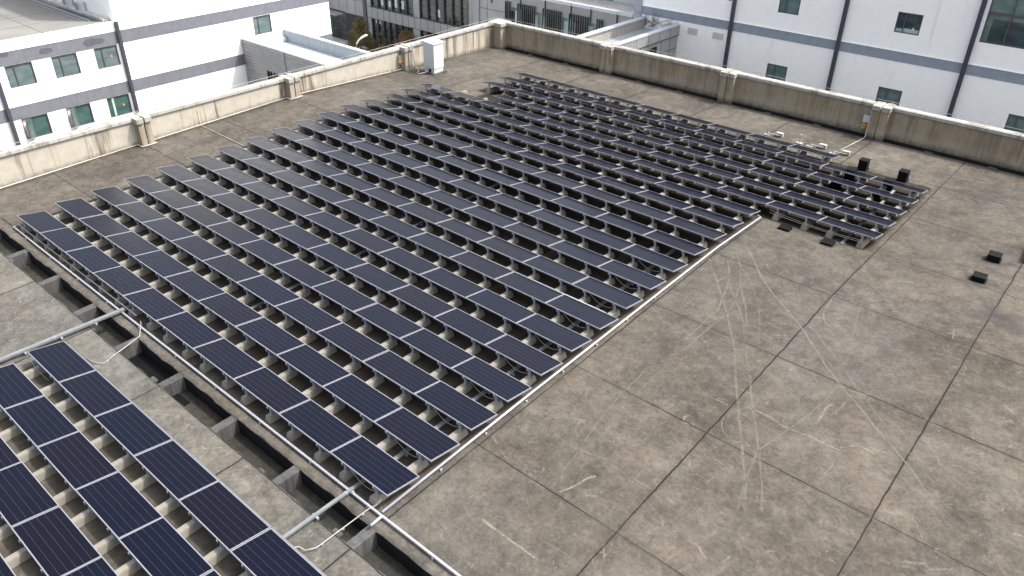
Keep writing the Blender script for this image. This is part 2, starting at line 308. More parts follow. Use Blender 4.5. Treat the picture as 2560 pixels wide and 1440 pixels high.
M['roofL']=m_simple('pale_roof',(.165,.163,.156),.9,.2,0,.14,.35); M['rjoint']=m_simple('roof_joint',(.10,.098,.09),.9,.2)
M['clad']=m_simple('grey_cladding',(.21,.225,.24),.55,.4,0,.12,.7); M['clad2']=m_simple('pale_cladding',(.235,.245,.25),.5,.4,0,.1,.8)
M['joint']=m_simple('joint',(.04,.042,.046),.8,.2)
M['capg']=m_simple('pale_metal_cap',(.42,.44,.47),.4,.5,.1,.06,2)
M['fin']=m_simple('dark_fin',(.030,.033,.037),.5,.4)
M['corr']=m_simple('corrugated_sheet',(.25,.252,.26),.5,.4,.1,.08,.8)
M['rib']=m_corr('ribbed_sheet',(.40,.45,.50),'x',.3,.02); M['ribroof']=m_corr('ribbed_roof',(.30,.315,.33),'x',.45,.015)
M['ribroofR']=m_corr('standing_seam_roof',(.33,.36,.40),'y',.38,.05)
M['ribR']=m_corr('ribbed_parapet',(.34,.32,.29),'y',.35,.02)
M['asph']=m_simple('paving',(.36,.36,.35),.9,.2,0,.2,.6)
M['grass']=m_simple('grass_blades',(.035,.085,.02),.9,.2,0,.3,2)
def m_leaf(name,a,b):
    t=NT(name); oi=t.noise(1.7,4,.7); t.base(t.mix(t.ramp(oi,[(.35,0.),(.65,1.)]),a,b),.8,.2); return t.mat
M['leafA']=m_leaf('olive_leaves',(.055,.055,.02),(.12,.085,.03)); M['leafB']=m_leaf('russet_leaves',(.065,.037,.022),(.12,.07,.038)); M['leafC']=m_leaf('shrub_leaves',(.04,.04,.02),(.12,.09,.07))
M['bark']=m_simple('bark',(.10,.075,.055),.9,.2)
M['lamp']=m_simple('lamp_paint',(.72,.70,.66),.5,.4)

# ------------------------------------------------------------------ roof deck (structure)
def grid_strip(mb,xs,ys,zf,mat,edge_jit=None):
    nx,ny=len(xs),len(ys); vs=[]
    for j,y in enumerate(ys):
        for i,x in enumerate(xs):
            yy=y
            if edge_jit and j in edge_jit: yy=y+edge_jit[j]*(noise.noise(Vector((x*2.3,y,0)))*1.+noise.noise(Vector((x*9,y,5)))*.5)
            vs.append((x,yy,zf(yy)))
    fs=[(j*nx+i,j*nx+i+1,(j+1)*nx+i+1,(j+1)*nx+i) for j in range(ny-1) for i in range(nx-1)]
    mb._add(vs,fs,mat)
XE=[-24.1]+[-24+.25*i for i in range(0,180)]+[24.0]
XE=sorted(set([-24.1]+[round(-24+.25*i,3) for i in range(0,193)]))
d=MB()
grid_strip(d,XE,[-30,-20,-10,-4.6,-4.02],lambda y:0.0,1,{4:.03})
grid_strip(d,XE,[-3.36,-3.33,-3.28],lambda y:-.03+.035*min(1,(y+3.36)/.05) if y<-3.28 else .012,2,{0:.035})
grid_strip(d,XE,[-3.28,-3.06],lambda y:.012,2)
grid_strip(d,XE,[-3.06,-3.02],lambda y:.012 if y<-3.03 else 0.,2)
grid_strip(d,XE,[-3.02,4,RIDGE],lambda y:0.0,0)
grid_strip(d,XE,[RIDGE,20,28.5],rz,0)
# scuffs and chalky scratches: thin worn strips on the deck
katt=[]
base_faces=len(d.f)
for w,k,pts in SCUFF:
    P=[Vector((a,b,0)) for a,b in pts]
    # subdivide with Catmull-Rom
    Q=[]
    for i in range(len(P)-1):
        p0=P[max(0,i-1)];p1=P[i];p2=P[i+1];p3=P[min(len(P)-1,i+2)]
        for s_ in range(6):
            u=s_/6.; Q.append(.5*((2*p1)+(p2-p0)*u+(2*p0-5*p1+4*p2-p3)*u*u+(3*p1-p0-3*p2+p3)*u**3))
    Q.append(P[-1]); L_=[];R_=[]
    for i,q in enumerate(Q):
        t=(Q[min(i+1,len(Q)-1)]-Q[max(i-1,0)]).normalized(); n=Vector((-t.y,t.x,0))
        e=1 if .0<i<len(Q)-1 else .15
        ww=w*.55*(1+.7*noise.noise(Vector((q.x*2,q.y*2,k*9))))*e
        jit=n*noise.noise(Vector((q.x*1.5,q.y*1.5,3)))*.03*(2 if k>=.9 else .7)
        L_.append(q+n*ww+jit); R_.append(q-n*ww+jit)
    b=len(d.v)
    for q in L_+R_: d.v.append((q.x,q.y,rz(q.y)+.004))
    n=len(Q)
    for i in range(n-1): d.f.append([b+i,b+n+i,b+n+i+1,b+i+1]); d.m.append(3); katt.append(k)
me=bpy.data.meshes.new('roof_deck'); me.from_pydata(d.v,[],d.f)
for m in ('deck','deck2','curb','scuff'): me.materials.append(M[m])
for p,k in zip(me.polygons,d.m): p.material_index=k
at=me.attributes.new('k','FLOAT','FACE')
for i in range(len(me.polygons)): at.data[i].value=0. if i<base_faces else min(1.,katt[i-base_faces]*(.95 if katt[i-base_faces]<.9 else 1.))
deck=bpy.data.objects.new('roof_deck',me); link(deck); tag(deck,kind='structure')

# drain trench between the two slabs
t=MB()
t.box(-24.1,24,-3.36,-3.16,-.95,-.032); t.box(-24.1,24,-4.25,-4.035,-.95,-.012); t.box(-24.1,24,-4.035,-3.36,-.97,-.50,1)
t.box(-10.36,-8.14,-4.034,-3.362,-.5,-.47,2); t.box(-7.9,-7.3,-4.03,-3.6,-.5,-.475,2)  # black slabs stand in for the darkness of deeper holes
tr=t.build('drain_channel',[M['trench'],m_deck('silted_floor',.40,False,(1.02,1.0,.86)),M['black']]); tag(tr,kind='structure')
beams=[-18.32,-15.74,-13.17,-10.5,-8.02,-5.42,-2.79,-.1,2.6,5.2,7.9,-20.9,-23.4]
for i,bx in enumerate(beams):
    m=MB(); w=.12+.02*random.random()
    prof=[(-w,-.5),(w,-.5),(w,-.055),(w-.015,-.04),(-w+.015,-.04),(-w,-.055)]
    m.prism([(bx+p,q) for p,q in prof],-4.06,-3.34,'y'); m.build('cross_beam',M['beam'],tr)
# broken mortar lumps on the trench edge
for bx,by in ((-8.35,-4.02),(-.55,-4.0),(-17.9,-4.05)):
    m=MB(); m.box(bx-.13,bx+.12,by-.04,by+.1,-.06,.012); m.build('mortar_patch',M['beam'],tr,bevel=.02)
# debris stone in the trench
bm=bmesh.new(); bmesh.ops.create_icosphere(bm,subdivisions=2,radius=.15)
for v in bm.verts: v.co*=1+.25*noise.noise(v.co*6); v.co.z*=.35
me=bpy.data.meshes.new('rubble_stone'); bm.to_mesh(me); bm.free(); me.materials.append(M['beam'])
for i,(px,py,sc,lb) in enumerate(((-3.75,-3.86,1.,'grey flat stone lying in the open drain below the large array'),(-12.6,-3.8,.5,'small dark stone in the open drain beyond the cable tray'))):
    o=bpy.data.objects.new('rubble_stone',me if i==0 else me); link(o); o.location=(px,py,-.49); o.scale=(sc,sc,sc); tag(o,lb,'stone','stones in the drain')

# far gutter along the right parapet
g=MB(); g.box(-24.1,24,28.5,28.54,-1.5,-.975); g.box(-24.1,24,28.54,28.85,-1.5,-1.32)
gt=g.build('gutter',M['trench']); tag(gt,kind='structure')
gx=[-21.35,-18.55,-13.28,-10.66,-5.46,-2.87,2.38,5.05,7.9,10.6]
for x in gx:
    m=MB(); m.box(x-.17,x+.17,28.54,28.86,-1.3,-1.0); m.build('gutter_bridge',M['curb'],gt)
m=MB(); m.box(-24.1,24,28.76,28.85,-1.32,-.93); m.build('gutter_ledge',M['trench'],gt)

# ------------------------------------------------------------------ parapets
def parapet_left():
    r=empty('parapet_wall',(-24.1,0,0)); tag(r,'long cream rendered roof wall with brown streaks and white coping, on the left','wall','roof edge walls')
    r_off=Vector((-24.1,0,0))
    def B(name,mb,mat,par=None,**k):
        o=mb.build(name,mat,par or r,**k); o.location=-r_off if par is None else (0,0,0); return o
    m=MB(); N=40
    for i in range(N):
        y0=-20+i*(49.0/N); y1=y0+49.0/N
        f=lambda y:1.225-.0255*y
        vs=[(-24.1,y0,-1.6),(-24.1,y1,-1.6),(-24.1,y1,f(y1)),(-24.1,y0,f(y0))]
        m._add(vs,[(0,1,2,3)])
    m._add([(-24.4,-20,-13),(-24.4,29.15,-13),(-24.4,29.15,.48),(-24.4,-20,1.73)],[(0,1,2,3)])
    wall=B('wall',m,M['wallL'])
    m=MB(); f=lambda x,y,z:z+1.225-.0255*y; m.zf=f
    m.prism([(-24.03,0),(-24.02,.02),(-24.03,.15),(-24.08,.185),(-24.42,.17),(-24.48,.13),(-24.48,0)],-20,29.0,'y')
    B('coping',m,M['cap'])
    for (a,b) in ((3.88,4.46),(12.0,12.6),(20.05,20.6),(-4.35,-3.75)):
        mid=(a+b)/2
        m=MB()
        for y0,y1 in ((a,mid-.03),(mid+.03,b)): m.box(-24.3,-23.7,y0,y1,rz(b)-.05,1.2-.0255*mid)
        m.box(-24.2,-23.78,mid-.035,mid+.035,rz(b)-.05,1.18-.0255*mid)
        p=B('pilaster',m,M['pil'])
        m=MB(); 
        for y0,y1 in ((a-.06,mid-.035),(mid+.035,b+.06)): m.box(-24.5,-23.62,y0,y1,1.2-.0255*mid,1.43-.0255*mid)
        m.build('pilaster_cap',M['cap'],p,bevel=.015)
    return r
def parapet_right():
    r=empty('parapet_wall',(0,28.85,0)); tag(r,'long brown stained roof wall with white coping above the black gutter','wall','roof edge walls')
    def B(name,mb,mat,par=None,**k):
        o=mb.build(name,mat,par or r,**k); o.location=(0,-28.85,0) if par is None else (0,0,0); return o
    m=MB(); m._add([(-24.4,28.85,-1.6),(24,28.85,-1.6),(24,28.85,.49),(-24.4,28.85,.49)],[(0,1,2,3)])
    m._add([(-24.4,29.15,-13),(24,29.15,-13),(24,29.15,.49),(-24.4,29.15,.49)],[(0,1,2,3)])
    B('wall',m,M['wallR'])
    m=MB(); m.prism([(28.78,.48),(28.77,.50),(28.78,.63),(28.83,.665),(29.17,.65),(29.23,.61),(29.23,.48)],-23.9,24,'x'); B('coping',m,M['cap'])
    for a,b in ((-15.95,-15.2),(-8.25,-7.5),(-.42,.33),(7.4,8.1)):
        mid=(a+b)/2; m=MB()
        m.box(a,mid-.03,28.5,28.95,-1.35,.45); m.box(mid+.03,b,28.5,28.95,-1.35,.45); m.box(mid-.04,mid+.04,28.55,28.95,-1.35,.45)
        p=B('pilaster',m,M['wallR'])
        m=MB()
        for x0,x1 in ((a-.04,mid-.035),(mid+.035,b+.04)): m.box(x0,x1,28.43,29.22,.45,.68)
        m.build('pilaster_cap',M['cap'],p,bevel=.015)
    m=MB(); m.box(-24.2,-23.5,28.3,29.0,-1.3,.45); p=B('pilaster',m,M['pil'])
    m=MB(); m.box(-24.5,-23.4,28.2,29.25,.45,.68); m.build('pilaster_cap',M['cap'],p,bevel=.015)
    return r
parapet_left(); parapet_right()

# lightning protection wire on the copings
def wire(name,pts,lab,step=1.35,h=.16,rad=.009):
    r=empty(name,pts[0]); tag(r,lab,'wire','lightning wires on the copings'); o0=Vector(pts[0])
    m=MB(); m.tube([(Vector(p)-o0)+Vector((0,0,h)) for p in pts],rad,6); m.build('conductor',M['wire'],r)
    a=Vector(pts[0]);b=Vector(pts[-1]); n=int((b-a).length/step)
    for i in range(n+1):
        q=a+(b-a)*(i/n)-o0
        m=MB(); m.tube([q,q+Vector((0,0,h))],rad*1.1,5); m.build('wire_post',M['wire'],r)
wire('lightning_wire',[(-24.3,-8,1.60),(-24.3,28.9,.67)],'thin grey wire on short posts along the left wall coping')
wire('lightning_wire',[(-24.2,29.05,.66),(22,29.05,.66)],'thin grey wire on short posts along the far wall coping')

# ------------------------------------------------------------------ solar panels
TL=math.atan2(.165,.9425)
YH=[-2.84+1.3665*i for i in range(11)]+[12.2,13.535,14.92,16.26,17.63,19.0,20.43,21.78,23.05]
MAIN=[(-20.12,10)]*14+[(-20.12,12),(-20.1,12),(-16.12,10),(-18.1,11),(-18.12,11),(-18.1,9)]
NEAR=[(-5.95,-11.47,9),(-7.32,-11.47,9),(-8.685,-11.47,8),(-10.05,-11.47,7)]
ZH=.5; DEP=.992; LEN=1.98
cs,sn=math.cos(TL),math.sin(TL)
def T(x,v,h): # v down the slope (+y), h above the panel plane ; origin = base centre below high edge
    return (x,v*cs+h*sn,ZH-v*sn+h*cs)
def slab(mb,x0,x1,v0,v1,h0,h1,mat=0):
    vs=[T(x,v,h) for h in (h0,h1) for x,v in ((x0,v0),(x1,v0),(x1,v1),(x0,v1))]
    mb._add(vs,[(0,3,2,1),(4,5,6,7),(0,1,5,4),(1,2,6,5),(2,3,7,6),(3,0,4,7)],mat)
PX=(-.51,.57)
def make_panel():
    r=empty('solar_panel'); hl=LEN/2; rim=.022
    m=MB()
    slab(m,-hl,hl,0,rim,-.036,0); slab(m,-hl,hl,DEP-rim,DEP,-.036,0); slab(m,-hl,-hl+rim,rim,DEP-rim,-.036,0); slab(m,hl-rim,hl,rim,DEP-rim,-.036,0)
    m.build('frame',M['alu'],r)
    m=MB(); slab(m,-hl+rim,hl-rim,rim,DEP-rim,-.010,-.004,0)
    g=m.build('glass_face',[M['pv'],M['back']],r)
    me=g.data; uv=me.uv_layers.new(name='UVMap')
    for p in me.polygons:
        if p.normal.z<-.5: p.material_index=1
        for li in p.loop_indices:
            c=me.vertices[me.loops[li].vertex_index].co
            v=(c.y)/cs
            uv.data[li].uv=(c.x,(v-DEP/2))
    for k,xx in enumerate(PX):
        m=MB(); m.box(xx-.028,xx+.028,.02,.026,.21,.475); m.box(xx-.028,xx-.022,.026,.06,.21,.47); m.box(xx+.022,xx+.028,.026,.06,.21,.47)
        p=m.build('post',M['steel'],r)
        m=MB(); m.box(xx-.05,xx+.05,-.03,.07,.21,.218); m.build('base_plate',M['steel'],p)
        m=MB(); m.box(xx-.045,xx-.012,-.028,-.002,.40,.478); m.box(xx-.04,xx-.015,-.002,.03,.43,.45); m.build('end_clamp',M['alu'],p)
        m=MB(); m.box(xx-.02,xx+.02,.86,.90,.22,.31); m.build('low_leg',M['steel'],r)
        m=MB(); slab(m,xx-.02,xx+.02,.02,.95,-.078,-.038); m.build('rafter',M['steel'],r)
    return r
def children(o): return [c for c in bpy.data.objects if c.parent==o]
proto=make_panel()
def tree(o): return (o,[tree(c) for c in o.children])
bpy.context.view_layer.update()
TREE=tree(proto)
def copy_tree(T_,parent=None):
    c=T_[0].copy(); COL.objects.link(c)
    if parent is not None: c.parent=parent
    for ch in T_[1]: copy_tree(ch,c)
    return c
ORD='first second third fourth fifth sixth seventh eighth ninth tenth eleventh twelfth thirteenth fourteenth fifteenth sixteenth seventeenth eighteenth nineteenth twentieth'.split()
panels=[]; blocks=[]
used=False
def put_panel(xc,yh,label,group):
    global used
    o=proto if not used else copy_tree(TREE); used=True
    o.location=(xc+random.uniform(-.003,.003),yh+random.uniform(-.004,.004),rz(yh)+random.uniform(-.004,.004)); 
    o.rotation_euler=(-math.radians(3.4 if yh>RIDGE+.9 else (1.7 if yh>12 else (.6 if yh>10.5 else 0)))+math.radians(random.gauss(0,.22)),math.radians(random.gauss(0,.12)),0)
    o['label']=label;o['category']='solar panel';o['group']=group
    return o
def covers(row,x): return row is not None and row[1]<=x<=row[2]
rows=[(YH[i],MAIN[i][0],MAIN[i][0]+2*MAIN[i][1],MAIN[i][1]) for i in range(20)]
nrows=[(a,x0,x0+2*n,n) for a,x0,n in NEAR]
for k,(yh,x0,x1,n) in enumerate(rows):
    for i in range(n):
        xc=x0+1+2*i
        put_panel(xc,yh,'dark blue solar panel, %s from the left in the %s row beyond the drain'%(ORD[i],ORD[k]),'solar panels of the large array beyond the drain')
        for s_,px in zip(('left','right'),PX):
            X_=xc+px
            prev=rows[k-1] if k else None; nxt=rows[k+1] if k<19 else None
            where='%s post of the %s panel, %s row beyond the drain'%(s_,ORD[i],ORD[k])
            if covers(prev,X_): blocks.append((X_,yh-.60,yh+.235,'concrete block under '+where))
            else: blocks.append((X_,yh-.13,yh+.7,'concrete block under '+where))
            if not covers(nxt,X_): blocks.append((X_,yh+.94-.55,yh+.94+.1,'low edge concrete block near '+where) if k!=19 else (X_,yh+.5,yh+1.03,'low edge concrete block near '+where))
for k,(yh,x0,x1,n) in enumerate(nrows):
    for i in range(n):
        xc=x0+1+2*i
        put_panel(xc,yh,'dark blue solar panel, %s from the left in the %s row before the drain'%(ORD[i],ORD[k]),'solar panels of the corner array before the drain')
        for s_,px in zip(('left','right'),PX):
            X_=xc+px
            where='%s post of the %s panel, %s row before the drain'%(s_,ORD[i],ORD[k])
            blocks.append((X_,yh-.66,yh+.25,'concrete block under '+where))
            if k==0: blocks.append((X_,yh+.55,yh+.94+.16,'low edge concrete block near '+where))
# ballast blocks
CAMP=Vector(CAMC); CM=[Vector(a) for a in CAMM]
def inview(x,y,z):
    d_=Vector((x,y,z))-CAMP; a,b,c=[q.dot(d_) for q in CM]
    if c<=0: return False
    u=PPX+CAMF*a/c; v=PPY-CAMF*b/c
    return -30<u<2590 and -30<v<1470
def block_mesh(L,h=.21):
    m=MB(); b,tp=.118,.08; e=.045
    vs=[(-b,0,0),(b,0,0),(b,L,0),(-b,L,0),(-tp,e,h),(tp,e,h),(tp,L-e,h),(-tp,L-e,h)]
    m._add(vs,[(0,3,2,1),(4,5,6,7),(0,1,5,4),(1,2,6,5),(2,3,7,6),(3,0,4,7)]); return m
bmeshes={}
def block_data(L,h=.21):
    key=(round(L,2),h)
    if key not in bmeshes:
        o=block_mesh(L,h).build('concrete_block',M['block']); 
        bm=bmesh.new(); bm.from_mesh(o.data); bmesh.ops.bevel(bm,geom=[e for e in bm.edges],offset=.014,segments=2,affect='EDGES'); bm.to_mesh(o.data); bm.free()
        bmeshes[key]=o.data; bpy.data.objects.remove(o)
    return bmeshes[key]
blocks.sort(key=lambda b:(not inview(b[0],(b[1]+b[2])/2,.1+rz(b[1])),(Vector((b[0],b[1],0))-CAMP).length))
rest=MB()
for i,(x,y0,y1,lb) in enumerate(blocks):
    y0+=random.uniform(-.015,.015); xx=x+random.uniform(-.012,.012); ym=(y0+y1)/2
    if i<290:
        o=bpy.data.objects.new('concrete_block',block_data(y1-y0,.26 if (ym>RIDGE and y1-y0>.75) else .21)); link(o); o.location=(xx,y0,rz(y0)); o.rotation_euler=(-math.atan(SLOPE) if ym>RIDGE else 0,0,random.uniform(-.012,.012))
        tag(o,lb,'concrete block','concrete blocks weighting the panel posts')
    else:
        mb=block_mesh(y1-y0); b0=len(rest.v)
        rest.v+=[(a+xx,b+y0,c+rz(b+y0)) for a,b,c in mb.v]; rest.f+=[[q+b0 for q in f] for f in mb.f]; rest.m+=[0]*len(mb.f)
ro=rest.build('concrete_block',M['block']); tag(ro,'distant pale concrete blocks under the far panel rows','concrete blocks',kind='stuff')

# ------------------------------------------------------------------ conduits and trays
def run(name,mb,mat,lab,cat,group=None,**k):
    o=mb.build(name,mat,**k); tag(o,lab,cat,group); return o
def conduit(lab,pts,r,clip_at,mat='pipe',group='roof conduits'):
    o0=Vector(pts[0]); e=empty('conduit',pts[0]); tag(e,lab,'conduit',group)
    m=MB(); m.tube([Vector(p)-o0 for p in pts],r,10); m.build('pipe',M[mat],e,smooth=True)
    for q in clip_at:
        q=Vector(q)-o0; m=MB(); m.box(q.x-.015,q.x+.015,q.y-.03,q.y+.03,q.z-r-.03,q.z+r*.15); m.build('pipe_clip',M['steel'],e,bevel=.005)
    return e
zc=.085
conduit('long bright silver pipe beside the drain in front of the first panel row',[(-20.15,-2.82,zc),(-20.19,-2.98,zc),(-20.17,-3.04,zc),(-18,-3.05,zc),(-.2,-3.07,zc),(6.5,-3.05,zc)],.034,[(x,-3.09,zc-.02) for x in [-19+2.05*i for i in range(13)]])
conduit('bright silver pipe along the right ends of the panel rows',[(-.16,-3.0,.10),(-.17,2,.10),(-.12,8,.10),(-.08,12.4,.10),(-.06,15.85,rz(15.85)+.10),(-.22,15.95,rz(15.9)+.10)],.034,[(-.10,y,.06+rz(y)) for y in [-1.2+1.6*i for i in range(11)]])
conduit('short bright pipe stub on the drain edge at the pipe corner',[(-.08,-3.1,.1),(-.08,-3.12,.10),(-.07,-3.42,.10)],.036,[])
def tray(lab,p0,p1,w,h=.05):
    e=empty('cable_tray',p0); tag(e,lab,'cable tray','galvanised cable trays'); a=Vector(p0);b=Vector(p1)
    d_=(b-a); L=d_.length; ang=math.atan2(d_.y,d_.x); e.rotation_euler=(0,0,ang)
    m=MB(); m.box(0,L,-w/2,w/2,0,h); m.build('tray_body',M['tray'],e)
    n=int(L/1.0)
    for i in range(n+1):
        q=min(L-.1,.15+i*1.0); m=MB(); m.box(q-.025,q+.025,-w/2-.05,w/2+.05,-.05,.004); m.build('support_foot',M['steel'],e)
    m=MB()
    for i in range(1,int(L/2)+1): m.box(i*2-.01,i*2+.01,-w/2-.003,w/2+.003,.002,h+.004)
    if m.v: m.build('tray_joint',M['steel'],e)
tray('wide galvanised cable tray crossing the drain left of the corner array',(-12.35,-9,.12),(-11.93,-2.75,.12),.14,.06)
tray('galvanised cable tray crossing the drain near the pipe corner',(-1.2,-5.2,.12),(-1.13,-2.6,.12),.085)
tray('galvanised tray lying under the right end panels of the large array',(-1.13,-2.55,.06),(-1.13,12.2,.06),.11)
tray('galvanised tray lying under the far panels near the array step',(2.9,16.0,rz(17)+.06),(2.9,21.6,rz(21.6)+.14),.10)
tray('galvanised tray lying under the middle panels of the large array',(-9.1,-1.2,.06),(-9.1,12.2,.06),.10)
conduit('thin grey pipe crossing the drain beside the last panel block',[(-.32,-2.86,.28),(-.38,-2.98,.14),(-.45,-3.1,.1),(-.5,-4.55,.09),(-.62,-4.75,.09),(-.8,-4.78,.09),(-.86,-4.86,.09),(-.8,-5.02,.09),(-.3,-5.04,.09),(6,-5.06,.09)],.013,[(-.46,-3.3,.08),(-.48,-3.85,.08),(-.5,-4.4,.08)],'wire')
conduit('thin grey pipe lying across the front blocks of the first row',[(-21.4,-3.0,.06),(-20.3,-2.95,.12),(-19.9,-2.93,.225),(-11.2,-2.93,.225)],.02,[],'tray')
conduit('bent grey pipe crossing the drain before the corner array',[(-10.9,-2.97,.2),(-10.85,-3.0,.14),(-10.4,-3.3,.06),(-10.0,-4.6,.04),(-10.25,-4.75,.04),(-10.6,-4.8,.04)],.012,[(-10.15,-4.2,.04),(-10.05,-4.45,.04)],'wire')
conduit('pair pipe upper, running between the seventh and eighth rows',[(-8.4,6.44,.235),(-.65,6.46,.235)],.02,[],'tray')
conduit('pair pipe lower, running between the seventh and eighth rows',[(-8.4,6.37,.235),(-.65,6.39,.235)],.02,[],'tray')
conduit('thin pipe running between the middle rows far left',[(-14.9,17.9,rz(18)+.26),(-8.4,18.0,rz(18)+.26)],.02,[],'tray')
conduit('thin grey pipe along the outer edge of the corner array',[(-11.3,-4.93,.24),(-.6,-4.93,.24),(6,-4.93,.24)],.022,[],'tray')
# white PVC conduit hugging the foot of the left wall and its pilasters
pp=[(-24.05,-12,.05)]
for a,b in ((-4.35,-3.75),(3.88,4.46),(12.0,12.6)):
    pp+=[(-24.05,a-.05,.05),(-23.64,a-.05,.05),(-23.64,b+.05,.05),(-24.05,b+.05,.05)]
pp+=[(-24.05,19.2,rz(19.2)+.05)]
conduit('white plastic pipe along the foot of the left wall',pp,.032,[], 'pvc')
conduit('thin pale pipe crossing the roof from the left wall to the array',[(-24.05,7.0,.9),(-24.05,7.0,.05),(-23.9,6.98,.04),(-20.3,6.9,.04)],.012,[],'cable')
conduit('grey pipe running down the far wall pilaster and across the roof',[(-.44,28.47,.5),(-.44,28.47,-.9),(-.42,28.3,-.92),(-.62,25.6,rz(25.6)+.04)],.02,[],'pvc')
# sagging cables under the panels
def cable(lab,a,b,sag,n=9):
    a=Vector(a);b=Vector(b);m=MB(); o0=a
    m.tube([(a+(b-a)*(i/n))+Vector((0,0,-sag*4*(i/n)*(1-i/n)))-o0 for i in range(n+1)],.007,5); o=m.build('cable',M['cable']); o.location=a; tag(o,lab,'cable','loose cables under the panels')
for i in range(10):
    cable('loose pale cable hanging beside the last post of the %s row'%ORD[i],(-1.45,YH[i]+.05,.40),(-.55,YH[i]+.02,.33),.16)
cable('upper pale cable sagging under the array step edge',(.1,YH[14]-.02,rz(16)+.33),(3.5,YH[14]-.02,rz(16)+.28),.08)
cable('lower pale cable sagging under the array step edge',(.1,YH[14]-.05,rz(16)+.24),(3.5,YH[14]-.05,rz(16)+.22),.05)
cable('loose cable drooping between the rows beside the thin pipe',(-8.3,YH[17]-.05,rz(20)+.4),(-5.9,YH[17]-.05,rz(20)+.4),.22)
cable('thin pale cable by the first corner array panel',(-11.4,-5.98,.36),(-10.2,-5.98,.2),.12)

# ------------------------------------------------------------------ roof vents
def vent(x,y,h,lab,rot=0,w=.36):
    e=empty('roof_vent',(x,y,rz(y)-.01),rot); tag(e,lab,'vent','square black roof vents')
    m=MB(); hw=w/2; m.box(-hw,hw,-hw,hw,0,h*.93); m.build('vent_body',M['black'],e,bevel=.012)
    m=MB(); m.box(-hw-.015,hw+.015,-hw-.015,hw+.015,h*.93,h); m.build('vent_lid',M['black'],e,bevel=.01)
    m=MB(); m.box(-hw-.04,hw+.04,-hw-.04,hw+.04,0,.035); m.build('vent_skirt',M['black'],e,bevel=.01)
vent(.93,24.05,.48,'tall square black vent behind the last row, nearest the white blocks')
vent(2.6,23.95,.48,'tall square black vent behind the last row, nearer the right joint')
vent(.9,22.5,.48,'tall black vent half hidden under the nineteenth row'); vent(2.45,22.45,.48,'tall black vent half hidden at the right row ends')
vent(.83,21.05,.2,'low black vent in shade under the eighteenth row'); vent(2.41,20.95,.2,'low black vent in shade near the right row ends')
vent(.93,15.78,.10,'flat black vent on bare concrete nearest the silver pipe end',.05); vent(2.52,15.72,.10,'flat black vent with chipped lid in front of the array step',.08)
vent(7.17,18.65,.26,'low black vent on bare concrete, farther of the right pair',.04,.38); vent(7.14,16.7,.2,'low black vent on bare concrete, nearer of the right pair',.04,.38)
m=MB(); m.box(8.0,9.6,19.2,21.2,-.6,-.05); hh=run('roof_hatch',m,M['trench'],'dark square hatch kerb at the right picture edge','hatch',bevel=.02)

# loose footings with upright studs beyond the last row
for i,(x,y,lb) in enumerate(((-3.45,25.45,'leftmost of the white footings beyond the last panel row'),(-1.35,25.4,'third white footing beyond the last panel row'),(-.25,25.3,'white footing with pipe, closest to the dark joint'))):
    e=empty('footing_block',(x,y,rz(y)),.05*i); tag(e,lb,'footing','white footings beyond the last row')
    m=MB(); m.box(-.16,.17,-.11,.11,0,.2); m.build('footing',M['cap'],e,bevel=.02)
    m=MB(); m.tube([(-.52,-.22,0),(-.52,-.22,.42)],.016,6); m.box(-.66,-.38,-.3,-.14,0,.05); m.build('stud',M['steel'],e)
    m=MB(); m.box(-.5,.1,-.2,-.15,.10,.13); m.build('loose_bar',M['cap'],e)
e=empty('footing_block',(-2.35,25.15,rz(25.15))); tag(e,'second footing beyond the last row, a stud on a small plate','footing','white footings beyond the last row')
m=MB(); m.box(-.14,.14,-.12,.1,0,.07); m.build('footing',M['cap'],e,bevel=.01)
m=MB(); m.tube([(0,0,.05),(0,0,.45)],.018,6); m.box(-.04,.04,-.04,.04,.43,.47); m.build('stud',M['steel'],e)
# displaced pale blocks at the left ends of rows 17-18
for x,y,lb in ((-18.25,18.95,'white footing alone left of the seventeenth row'),(-16.6,18.75,'white footing beside the left end of the seventeenth row')):
    o=bpy.data.objects.new('footing_block',block_data(.42)); link(o); o.location=(x,y,rz(y)); tag(o,lb,'footing','white footings at the row ends')
conduit('thin grey pipe leaving the left footing over bare concrete',[(-18.3,19.0,rz(19)+.2),(-18.6,18.8,rz(18.8)+.03),(-20.4,17.9,rz(17.9)+.03)],.014,[],'pvc')

# ------------------------------------------------------------------ cabinet and wall boxes
e=empty('equipment_cabinet',(-22.4,21.1,rz(21.1))); tag(e,'tall white metal cabinet with sloping roof standing by the left wall','cabinet')
m=MB(); m.box(-.62,.5,-.5,.55,-.03,.1); m.build('plinth',M['curb'],e,bevel=.01)
m=MB(); m.box(-.42,.36,-.36,.36,.1,.32); m.build('base_frame',M['cab'],e)
m=MB(); m.box(-.45,.39,-.39,.39,.34,1.75); m.build('cabinet_body',M['cab'],e,bevel=.01)
m=MB(); m.prism([(-.49,1.752),(.43,1.752),(.43,1.80),(-.49,1.88)],-.43,.43,'y'); m.build('cabinet_roof',M['cab'],e)
m=MB(); m.box(-.40,.34,-.397,-.392,.42,1.66); m.build('door',M['cab'],e); 
m=MB(); m.box(-.06,.1,-.42,-.365,.14,.3); m.build('cable_entry',M['black'],e)
conduit('white hose from the pilaster top to the cabinet foot',[(-23.6,20.45,1.0),(-23.62,20.6,.8),(-23.6,20.7,-.1),(-23.55,20.75,rz(20.7)+.12),(-23.2,20.6,rz(20.6)+.04),(-22.95,20.25,rz(20.2)+.04),(-22.7,20.1,rz(20.1)+.04),(-22.5,20.35,rz(20.3)+.1),(-22.42,20.68,rz(20.6)+.2)],.028,[],'pvc')
e=empty('junction_box',(-24.1,19.98,0)); tag(e,'cream electrical box with orange stain on the left wall beside a pilaster','electrical box')
